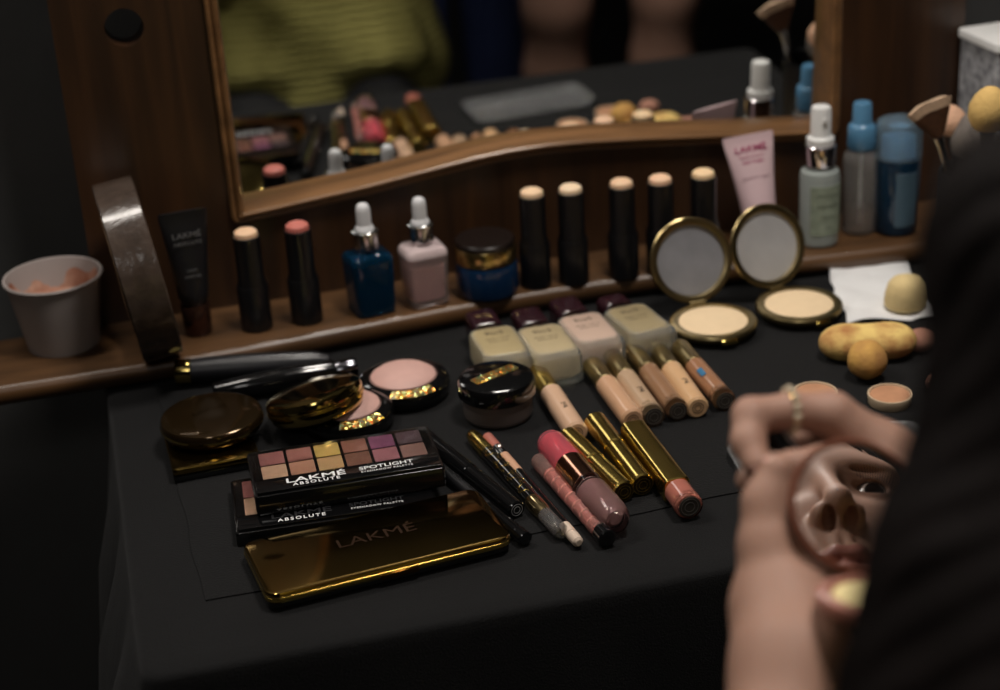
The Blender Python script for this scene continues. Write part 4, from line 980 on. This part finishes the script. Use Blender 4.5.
# left hand, upright beside the mirror
sA = SDF(Vector((min(WA.x,.2)-.06, -.92, .02)), (.42,-.60,.30), .0013)
fo = WA + (WA-LEL).normalized()*-.11
sA.cone(v(fo), v(WA), .0310, .0262, k=.006)
sA.chain([(v(WA),.0262),(v(PD(786,610,.845)),.0240),(v(PD(796,570,.868)),.0190)],k=.012)
sA.chain([(v(PD(776,600,.842)),.0180),(v(PD(769,545,.846)),.0138),(v(PD(767,503,.848)),.0108),(v(PD(777,470,.848)),.0084)],k=.007)
for a in ([(808,560,.874),(842,512,.886),(878,490,.888),(893,505,.880)],[(818,577,.870),(852,535,.886),(888,516,.880),(900,530,.868)],[(824,597,.866),(858,562,.882),(892,545,.876),(903,556,.866)],[(822,616,.860),(852,600,.876),(880,590,.880),(893,594,.874)]):
    sA.cone(v(PD(790,605,.850)), v(PD(*a[0])), .0175, .0110, k=.010)
    sA.chain([(v(PD(*a[0])),.0105),(v(PD(*a[1])),.0090),(v(PD(*a[2])),.0080),(v(PD(*a[3])),.0068)],k=.003)
# right hand behind the mirror, index finger bent round the wand
sB = SDF((.20,-.86,.02),(.56,-.56,.32), .0013)
sB.cone(v(WB+(REL-WB).normalized()*.10), v(WB), .030, .0250, k=.006)
sB.chain([(v(WB),.0250),(v(PD(945,510,.930)),.0225),(v(PD(882,458,.912)),.0165),(v(PD(832,416,.900)),.0120)],k=.010)
sB.chain([(v(PD(940,500,.935)),.0225),(v(PD(880,470,.930)),.0170),(v(PD(845,436,.922)),.0120)],k=.010)
sB.chain([(v(PD(945,515,.940)),.0220),(v(PD(885,495,.945)),.0150),(v(PD(855,462,.935)),.0110)],k=.010)
sB.chain([(v(PD(832,414,.900)),.0112),(v(PD(792,411,.893)),.0092),(v(PD(751,416,.885)),.0092),(v(PD(748,442,.877)),.0084),(v(PD(757,464,.870)),.0072)],k=.0035)   # index
sB.chain([(v(PD(848,436,.922)),.0108),(v(PD(806,430,.925)),.0090),(v(PD(770,466,.908)),.0082),(v(PD(750,480,.888)),.0072)],k=.003)   # middle
sB.chain([(v(PD(852,448,.930)),.0104),(v(PD(800,452,.932)),.0090),(v(PD(775,482,.915)),.0080),(v(PD(782,500,.900)),.0068)],k=.003)   # ring
sB.chain([(v(PD(858,466,.938)),.0094),(v(PD(815,476,.938)),.0080),(v(PD(795,500,.922)),.0070),(v(PD(802,514,.908)),.0060)],k=.003)   # little
sB.chain([(v(PD(925,505,.915)),.0190),(v(PD(872,480,.892)),.0135),(v(PD(828,466,.880)),.0100),(v(PD(790,465,.872)),.0076)],k=.006)   # thumb
# trunk and upper arms
sC = SDF((-.02,-1.45,-.80),(.68,-.72,.50), .0045)
sC.chain([(v(hw((0,-.03,-.07))),.050),(v(neck0),.052),(v((neck0+chest)/2+Vector((0,0,.03))),.075)],k=.02)
sC.ell((tc_,-1.20,.13),(.140,.090,.14),k=.03).ell((tc_,-1.235,-.04),(.115,.08,.14),k=.03).ell((tc_,-1.26,-.20),(.140,.095,.09),k=.03)
for sh, el, w, r2 in ((LSH,LEL,fo,.031),(RSH,REL,WB+(REL-WB).normalized()*.10,.030)):
    sC.chain([(v(chest+(sh-chest)*.4+Vector((0,0,.05))),.06),(v(sh),.050),(v(el),.038),(v(w),r2-.001)],k=.02)
for q in (-1,1):
    sC.chain([((tc_+q*.085,-1.24,-.245),.070),((tc_+q*.11,-.82,-.27),.056),((tc_+q*.11,-.80,-.64),.036),((tc_+q*.11,-.78,-.70),.036)],k=.02)
    sC.cone((tc_+q*.11,-.79,-.715),(tc_+q*.12,-.64,-.725),.032,.024,k=.02)
me = mesh_from('person', [(hco_w,hF), sA.mesh('a'), sB.mesh('b'), sC.mesh('c')])
me.materials.append(SKIN); me.materials.append(LIPM)
mi = np.zeros(len(me.polygons), np.int32); mi[:len(hF)] = (lipd[hF].mean(1) < 0)
me.polygons.foreach_set('material_index', mi)
woman = link('person', me, None, auto=0)
setp(woman, 'person with long dark hair seen from behind, looking into a small hand mirror', 'person')
def sm(o, it=3, f=.5):
    md = o.modifiers.new('smooth', 'SMOOTH'); md.iterations = it; md.factor = f
sm(woman, 2, .5)
# eyes, lashes, brows, nails
for q in (-1,1):
    b = bmesh.new(); bmesh.ops.create_uvsphere(b, u_segments=32, v_segments=24, radius=.0123); o = bmo('eye', b, mat('eye_white', rgb(168,152,144), .2, coat=.3), woman, auto=0); o.matrix_local = HMX @ T(q*.031,.0655,.010)
    gz = Vector((.10,.96,-.20)).normalized(); qq = Vector((0,0,1)).rotation_difference(gz)
    cap = [(.0125*math.sin(a), .0125*math.cos(a)) for a in [math.radians(k*3.3) for k in range(0,10)]]
    o2 = bmo('iris', lathe([(0 if i == 0 else r, z) for i,(r,z) in enumerate(cap)], 32), mat('dark_brown_iris', rgb(26,16,12), .25, spec=.3), o, auto=0); o2.matrix_local = qq.to_matrix().to_4x4()
    b = bmesh.new()
    def hair_(b, p, d, L, w, curl):
        p = Vector(p); d = Vector(d).normalized(); pts = []
        for k in range(5):
            u = k/4; pts.append((p+d*L*u+Vector(curl)*(u*u), w*(1-u)+.00003))
        side = d.cross(Vector((.3,.2,1))).normalized(); s2 = d.cross(side); prev = None
        for c, ww in pts:
            ring = [b.verts.new(c+side*ww*math.cos(a)+s2*ww*math.sin(a)) for a in (0,2.09,4.19)]
            if prev:
                for i in range(3): j=(i+1)%3; b.faces.new((prev[i],prev[j],ring[j],ring[i]))
            prev = ring
    for k in range(20):
        u = -1+2*k/19; x = q*.0315+.0130*u; z = .0106+.0052*math.sqrt(max(0,1-u*u)); y = .0655+math.sqrt(max(1e-6,.0146**2-(x-q*.031)**2-(z-.010)**2))
        hair_(b, (x,y,z), (.75*u,1.0,.45), .0070+.0012*random.random(), .00030, (0,0,.0042))
    for k in range(12):
        u = -.8+1.6*k/11; x = q*.0315+.0130*u; z = .0088-.0046*math.sqrt(max(0,1-u*u)); y = .0655+math.sqrt(max(1e-6,.0143**2-(x-q*.031)**2-(z-.010)**2))
        hair_(b, (x,y,z), (.5*u,1.0,-.5), .0036, .00018, (0,0,-.001))
    o = bmo('eyelashes', b, mat('black_lash', rgb(14,10,10), .5), woman, auto=0); o.matrix_local = HMX
    b = bmesh.new()
    for k in range(110):
        u = random.random(); x = q*(.013+.038*u); z = .0265+.007*math.sin(u*2.2)+random.uniform(-.0028,.0028)*(1-.5*u); y = .0805-.014*u*u
        hair_(b, (x,y,z), (q*1,.35-.5*u,.35-.7*u), .0048, .00016, (0,-.0012,0))
    o = bmo('eyebrow', b, mat('brow_hair', rgb(40,27,22), .6), woman, auto=0); o.matrix_local = HMX
def nail(p, normal, direction, w, l):
    n = Vector(normal).normalized(); d = Vector(direction); d = (d-n*d.dot(n)).normalized(); x = d.cross(n)
    b = bmesh.new(); g = []
    for i in range(9):
        g.append([b.verts.new((w/2*(a:=-1+2*i/8)*(1-.25*(j/6)**3 if j > 4 else 1), -l/2+l*j/6, -.0022*a*a*(w/.009)+.0003)) for j in range(7)])
    for i in range(8):
        for j in range(6): b.faces.new((g[i][j],g[i+1][j],g[i+1][j+1],g[i][j+1]))
    ext = bmesh.ops.extrude_face_region(b, geom=b.faces[:]); bmesh.ops.translate(b, vec=(0,0,-.0009), verts=[v_ for v_ in ext['geom'] if isinstance(v_, bmesh.types.BMVert)])
    bmesh.ops.recalc_face_normals(b, faces=b.faces[:])
    o = bmo('fingernail', b, NAIL, woman, auto=0); o.matrix_local = Matrix.Translation(p) @ Matrix((x,d,n)).transposed().to_4x4()
vd = -ray(757,464).normalized()
ip, ib = PD(757,464,.870), PD(749,442,.877); nn = (vd*.8-IMX*.55+IMU*.15).normalized(); nail(ip+nn*.0062, nn, ip-ib, .0072, .0090)
tp_, tb_ = PD(777,470,.848), PD(767,503,.848); nn = (vd*.35-IMX*.9).normalized(); nail(tp_+nn*.0074+(tp_-tb_).normalized()*.001, nn, tp_-tb_, .0082, .0100)
tp_, tb_ = PD(790,465,.872), PD(828,466,.880); nn = (vd*.5+IMU*.85).normalized(); nail(tp_+nn*.0066, nn, tp_-tb_, .0075, .0095)
# hair
sH = SDF(HO+Vector((-.22,-.28,-.50)), HO+Vector((.24,.24,.17)), .0032)
def L_(p): return v(hw(p))
sH.ell(L_((0,-.028,.042)),(.086,.104,.094),R=np.array(HM3).T,k=.01)
RT = np.array(HM3).T
sH.ell(L_((0,.110,-.045)),(.064,.085,.105),R=RT,k=.012,op='sub')
gdown = Vector((0,0,-1))
for q, hx in ((-1,0),(1,0)):
    for j, (yy, rr2) in enumerate(((.030,.020),(.005,.026),(-.03,.032),(-.06,.034))):
        a = hw((q*.074,yy,.02)); bb = hw((q*.086,yy-.01,-.06)); c_ = bb+Vector((.0,-.01,-.14)); d_ = c_+Vector((0,-.01,-.14))
        sH.chain([(v(a),rr2*.9),(v(bb),rr2),(v(c_),rr2),(v(d_),rr2*.8)],k=.014)
for x_ in (-.05,-.02,.02,.05):
    a = hw((x_,-.10,.03)); bb = hw((x_*1.2,-.11,-.06)); sH.chain([(v(a),.04),(v(bb),.042),(v(bb+Vector((0,-.02,-.17))),.038),(v(bb+Vector((0,-.02,-.30))),.028)],k=.015)
# the lock that falls forward over her left shoulder
LOCK = [(hw((-.060,.045,.085)),.020),(hw((-.078,.040,.030)),.020),(PD(1072,250,.54),.040),(PD(1080,430,.535),.043),(PD(1036,590,.53),.046),(PD(1008,720,.53),.046),(PD(985,860,.54),.040),(PD(1000,1050,.56),.028)]
sH.chain([(v(a), r_) for a, r_ in LOCK],k=.012)
sH.chain([(v(Vector(a)+Vector((.012,-.045,-.004))), r_*1.1) for a, r_ in LOCK],k=.02)
hm = mesh_from('hair', [sH.mesh('h')]); co_ = np.empty(len(hm.vertices)*3, np.float32); hm.vertices.foreach_get('co', co_); co_ = co_.reshape(-1,3)
nr = np.empty(len(hm.vertices)*3, np.float32); hm.vertices.foreach_get('normal', nr); nr = nr.reshape(-1,3)
ang = co_[:,0]*420+co_[:,1]*380; w_ = np.sin(ang+3*np.sin(co_[:,2]*14))+.6*np.sin(ang*2.3+co_[:,2]*20)
co_ += nr*(w_*.0011)[:,None]; hm.vertices.foreach_set('co', co_.ravel()); hm.update()
hair = link('hair', hm, HAIR, woman, auto=0)
# sweater and trousers
YARN = bpy.data.materials.new('yellow_knit'); YARN.use_nodes = True; nt = YARN.node_tree; pb = nt.nodes['Principled BSDF']
tc = nt.nodes.new('ShaderNodeTexCoord'); wv = nt.nodes.new('ShaderNodeTexWave'); wv.bands_direction = 'Z'; wv.inputs['Scale'].default_value = 26; wv.inputs['Distortion'].default_value = 1.6; wv.inputs['Detail'].default_value = 2
w2 = nt.nodes.new('ShaderNodeTexWave'); w2.bands_direction = 'X'; w2.inputs['Scale'].default_value = 70; w2.inputs['Distortion'].default_value = 1
mth = nt.nodes.new('ShaderNodeMath'); mth.operation = 'MULTIPLY_ADD'; mth.inputs[1].default_value = .4
nt.links.new(tc.outputs['Object'], wv.inputs[0]); nt.links.new(tc.outputs['Object'], w2.inputs[0]); nt.links.new(w2.outputs['Fac'], mth.inputs[0]); nt.links.new(wv.outputs['Fac'], mth.inputs[2])
bp = nt.nodes.new('ShaderNodeBump'); bp.inputs['Strength'].default_value = .9; bp.inputs['Distance'].default_value = .008; nt.links.new(mth.outputs[0], bp.inputs['Height']); nt.links.new(bp.outputs[0], pb.inputs['Normal'])
cr2 = nt.nodes.new('ShaderNodeValToRGB'); cr2.color_ramp.elements[0].color = rgb(188,180,88); cr2.color_ramp.elements[1].color = rgb(232,222,136); nt.links.new(mth.outputs[0], cr2.inputs[0]); nt.links.new(cr2.outputs[0], pb.inputs['Base Color'])
pb.inputs['Roughness'].default_value = .95
sS = SDF((-.06,-1.50,-.34),(.72,-.80,.40), .0045)
sS.ell((tc_,-1.20,.12),(.172,.118,.150),k=.04).ell((tc_+.01,-1.23,-.04),(.185,.130,.13),k=.05)
sS.cone((tc_-.10,-1.20,-.06),(tc_-.13,-1.19,-.190),.10,.095,k=.05).cone((tc_+.10,-1.20,-.06),(tc_+.135,-1.19,-.190),.10,.095,k=.05).cone((tc_,-1.20,-.06),(tc_,-1.17,-.19),.11,.115,k=.05)
for q in (-1,1):
    for k in range(3): sS.cone((tc_+q*.04*(k+1)-.02*q,-1.13-.01*k,.0),(tc_+q*(.05*(k+1)),-1.085-.005*k,-.15),.02,.03,k=.02)
for sh, el, w in ((LSH,LEL,fo),(RSH,REL,WB+(REL-WB).normalized()*.10)):
    end = el.lerp(w, .35 if el is LEL else .6)
    sS.chain([(v(chest+(sh-chest)*.5+Vector((0,0,.05))),.07),(v(sh),.064),(v(el),.052),(v(end),.044)],k=.03)
sS.ell((tc_,-1.19,-.375),(.40,.40,.155),k=.008,op='sub')
sS.ell(v(neck0),(.066,.066,.05),k=.01,op='sub')
so = link('sweater', mesh_from('sweater', [sS.mesh('s')]), YARN, woman, auto=0); so['label'] = 'yellow knitted sweater'
sT = SDF((.0,-1.45,-.78),(.62,-.66,-.06), .0055)
sT.ell((tc_,-1.255,-.20),(.180,.130,.120),k=.03)
for q in (-1,1): sT.chain([((tc_+q*.085,-1.24,-.25),.090),((tc_+q*.11,-.82,-.27),.072),((tc_+q*.11,-.80,-.45),.060),((tc_+q*.11,-.79,-.66),.052)],k=.02)
to = link('trousers', mesh_from('trousers', [sT.mesh('t')]), BLACKC, woman, auto=0)
for q in (-1,1):
    s5 = SDF((tc_+q*.115-.06,-.90,-.76),(tc_+q*.115+.06,-.56,-.66), .003)
    s5.cone((tc_+q*.11,-.80,-.712),(tc_+q*.12,-.63,-.722),.036,.028,k=.01)
    s5.v = np.maximum(s5.v, (-.7495-(s5.lo[2]+np.arange(s5.n[2])*s5.h))[None,None,:].astype(np.float32))
    link('shoe', mesh_from('shoe', [s5.mesh('x')]), BLACKG, woman, auto=0)
# stool she sits on
t = thing('stool', 'round dark stool under the person in the yellow sweater', 'stool', (tc_,-1.26,-.75))
bmo('seat', lathe([(0,.350),(.16,.350),(.17,.358),(.17,.374),(.155,.386),(0,.390)], 48), BLACKC, t)
for a in range(4):
    b = bmesh.new(); an = math.radians(45+90*a); bmo('leg', lathe([(0,0),(.012,0),(.016,.352),(0,.352)], 20, b, T(.13*math.cos(an), .13*math.sin(an), 0)), WOODD, t)

# ------------------------------------------------------------------ the small mirror, ring and wand
RB = mat('reddish_brown_plastic', rgb(112,66,50), .3, coat=.4)
rm = .0318
dn = (-IMU+MN*IMU.dot(MN)).normalized(); xx = dn.cross(MN)*-1
hmx = Matrix((xx, -dn, MN)).transposed()
if hmx.determinant() < 0: xx = -xx; hmx = Matrix((xx, -dn, MN)).transposed()
t = thing('hand_mirror', 'small round compact mirror with a reddish-brown rim reflecting an eye, nose and lips', 'hand mirror', MC, hmx.to_quaternion())
bmo('lid', lathe([(0,-.0065),(rm*.6,-.0062),(rm*.9,-.0045),(rm,-.0015),(rm*1.0,.0006),(rm*.975,.0018),(rm*.93,.0018),(rm*.905,.0004),(0,.0004)], 72), RB, t)
bmo('mirror_face', lathe([(0,.0004),(rm*.90,.0004),(rm*.90,.0008),(0,.0008)], 72), MIRROR, t, smooth=False)
hl = Vector((0,-rm*1.03,.0005)); th_ = math.radians(-64)
BM = Matrix.Translation(hl) @ Matrix.Rotation(th_, 4, 'X') @ T(0,-rm*1.03,0)
# base swings out towards the viewer: local -y of the base leaves the hinge along +z (normal) and down
o = bmo('base', lathe([(0,-.0075),(rm*.85,-.0072),(rm*.97,-.005),(rm,-.001),(rm*.98,.0008),(rm*.80,.0014),(rm*.77,-.0008),(0,-.0008)], 72), mat('pinkish_brown_plastic', rgb(158,104,90), .35, coat=.3), t); o.matrix_local = BM
o = bmo('pressed_powder', lathe([(0,-.0007),(rm*.76,-.0007),(rm*.73,.0006),(0,.0010)], 56), mat('pale_yellow_powder', rgb(224,206,150), .8), t); o.matrix_local = BM
o = bmo('hinge', lathe([(0,-.007),(.0018,-.007),(.0018,.007),(0,.007)], 16, mtx=T(*hl)@RY(90)), RB, t)
rc_ = PD(790,411,.893); rd = (PD(832,412,.900)-PD(752,417,.885)).normalized(); rq = Vector((0,0,1)).rotation_difference(rd)
t = thing('ring', 'gold ring set with pale stones, worn on the bent finger', 'ring', rc_, rq)
b = bmesh.new(); n_ = 48
for i in range(n_):
    pass
bmo('band', lathe([(.0096+.0013*math.cos(a), .0020*math.sin(a)) for a in [2*math.pi*k/12 for k in range(13)]], 48), mat('yellow_gold', rgb(222,184,120), .18, 1.0), t)
for k in range(14):
    a = 2*math.pi*k/14; b = bmesh.new(); bmesh.ops.create_icosphere(b, subdivisions=1, radius=.0024, matrix=T(.0110*math.cos(a), .0110*math.sin(a), 0)); bmo('stone', b, mat('pale_stone', rgb(240,224,196), .08, .3, coat=1.0), t, smooth=False)
a_, b_ = PD(766,424,.897), PD(832,512,.890); d = b_-a_
t = thing('mascara_wand', 'black mascara wand with a thin painted highlight held between finger and thumb', 'mascara', a_, Vector((0,0,1)).rotation_difference(d.normalized()))
Lw = d.length
bmo('handle', lathe(cyl(.0068, 0, Lw*.98, .001), 32), BLACKG, t)
b = bmesh.new(); dv = Matrix.Rotation(0,3,'X'); loc_n = (Vector((0,0,1)).rotation_difference(d.normalized())).inverted() @ (vd*.75+IMX*.62+IMU*.2); an = math.degrees(math.atan2(loc_n.y, loc_n.x))
box(b, .0006,.0014,Lw*.9,(.0068,0,Lw*.49),bev=.0002,mtx=RZ(an)); bmo('painted_highlight', b, mat('highlight_paint', rgb(216,216,220), .25, .6), t)  # pale strip along the handle stands in for its highlight

# ------------------------------------------------------------------ the two people standing behind, seen in the big mirror
def stander(x, y, label, legc, topc, bare, hair_c, spread=.105):
    s = SDF((x-.34,y-.20,-.76),(x+.34,y+.24,1.0), .006); z0 = -.75
    for q in (-1,1):
        s.chain([((x+q*.085,y,z0+.86),.088),((x+q*spread,y+.005,z0+.66),.080),((x+q*spread,y+.01,z0+.48),.058),((x+q*spread,y-.015,z0+.34),.054),((x+q*spread,y-.01,z0+.10),.035)],k=.03)
        s.cone((x+q*spread,y-.01,z0+.04),(x+q*(spread+.02),y+.15,z0+.030),.036,.026,k=.02)
        s.chain([((x+q*.17,y,z0+1.38),.050),((x+q*.23,y-.02,z0+1.10),.038),((x+q*.25,y+.03,z0+.88),.026),((x+q*.25,y+.05,z0+.80),.024)],k=.02)
        for f_ in range(4): s.chain([((x+q*.25,y+.03+.018*f_,z0+.79),.010),((x+q*.25,y+.035+.019*f_,z0+.745),.0085),((x+q*.247,y+.04+.017*f_,z0+.70+.008*abs(f_-1.5)),.007)],k=.004)
        s.chain([((x+q*.245,y+.08,z0+.81),.012),((x+q*.24,y+.105,z0+.77),.009)],k=.008)
    s.ell((x,y-.01,z0+.90),(.165,.11,.11),k=.04).ell((x,y,z0+1.08),(.125,.085,.16),k=.04).ell((x,y,z0+1.27),(.155,.10,.15),k=.04)
    s.cone((x,y-.01,z0+1.38),(x,y+.01,z0+1.47),.058,.052,k=.02).ell((x,y+.01,z0+1.60),(.072,.09,.085),k=.01).ell((x,y+.04,z0+1.54),(.055,.055,.075),k=.02)
    s.cone((x,y+.095,z0+1.575),(x,y+.108,z0+1.55),.008,.011,k=.01)
    bo = link('person', mesh_from('person', [s.mesh('p')]), SKIN, auto=0); setp(bo, label, 'person'); sm(bo, 2)
    c = SDF((x-.34,y-.22,-.76),(x+.34,y+.24,1.0), .007)
    lo_z = z0+.64 if bare else z0+.08
    for q in (-1,1):
        c.chain([((x+q*.085,y,z0+.86),.096),((x+q*spread*.95,y+.005,lo_z+(.0 if bare else .40)),.092 if bare else .072)]+([] if bare else [((x+q*spread,y-.01,lo_z),.058)]),k=.03)
    c.ell((x,y-.01,z0+.90),(.175,.12,.12),k=.04)
    if bare: c.v = np.maximum(c.v, (z0+.635-(c.lo[2]+np.arange(c.n[2])*c.h))[None,None,:].astype(np.float32))
    link('shorts' if bare else 'jeans', mesh_from('bottoms', [c.mesh('c')]), legc, bo, auto=0)
    c = SDF((x-.34,y-.22,-.2),(x+.34,y+.22,.80), .007)
    c.ell((x,y,z0+1.08),(.140,.10,.17),k=.04).ell((x,y,z0+1.27),(.170,.115,.16),k=.04).ell((x,y-.01,z0+.95),(.165,.118,.10),k=.04)
    for q in (-1,1): c.chain([((x+q*.15,y,z0+1.37),.06),((x+q*.19,y,z0+1.28),.058),((x+q*.215,y-.01,z0+1.18),.056)],k=.03)
    link('top', mesh_from('top', [c.mesh('c')]), topc, bo, auto=0)
    c = SDF((x-.14,y-.16,z0+1.35),(x+.14,y+.14,z0+1.80), .006)
    c.ell((x,y-.008,z0+1.615),(.086,.102,.096),k=.01).cone((x,y-.06,z0+1.58),(x,y-.07,z0+1.42),.06,.05,k=.03).ell((x,y+.10,z0+1.56),(.06,.07,.09),k=.01,op='sub')
    link('hair', mesh_from('hair', [c.mesh('c')]), HAIR, bo, auto=0)
    for q in (-1,1):
        c = SDF((x+q*spread-.07,y-.08,z0-.01),(x+q*spread+.07,y+.22,z0+.12), .005); c.cone((x+q*spread,y-.015,z0+.036),(x+q*(spread+.02),y+.155,z0+.030),.041,.033,k=.01)
        c.v = np.maximum(c.v, (z0+.001-(c.lo[2]+np.arange(c.n[2])*c.h))[None,None,:].astype(np.float32))
        link('shoe', mesh_from('shoe', [c.mesh('c')]), BLACKG, bo, auto=0)
stander(.945,-1.62,'person standing with bare legs, seen in the dressing mirror right of the yellow sweater', BLACKC, BLACKC, True, HAIR)
stander(.735,-2.02,'person standing in dark blue jeans, seen in the dressing mirror behind the bare legs', DENIM, BLACKC, False, HAIR, .085)

# printed lettering belongs to the part it is printed on (reparent; those parts sit at the thing's own origin)
for root in [o for o in COL.objects if o.parent is None and o.type == 'EMPTY']:
    ch = {c.name.split('.')[0]: c for c in root.children if c.type == 'MESH'}
    host = next((ch[n] for n in ('title_strip','tube','paper_label','lid','glass_body','barrel','fill','sleeve') if n in ch and tuple(ch[n].location) == (0,0,0)), None)
    if host is None: continue
    for c in list(root.children):
        if c.name.split('.')[0] in ('lettering','end_ring','gold_band') and c is not host: c.parent = host
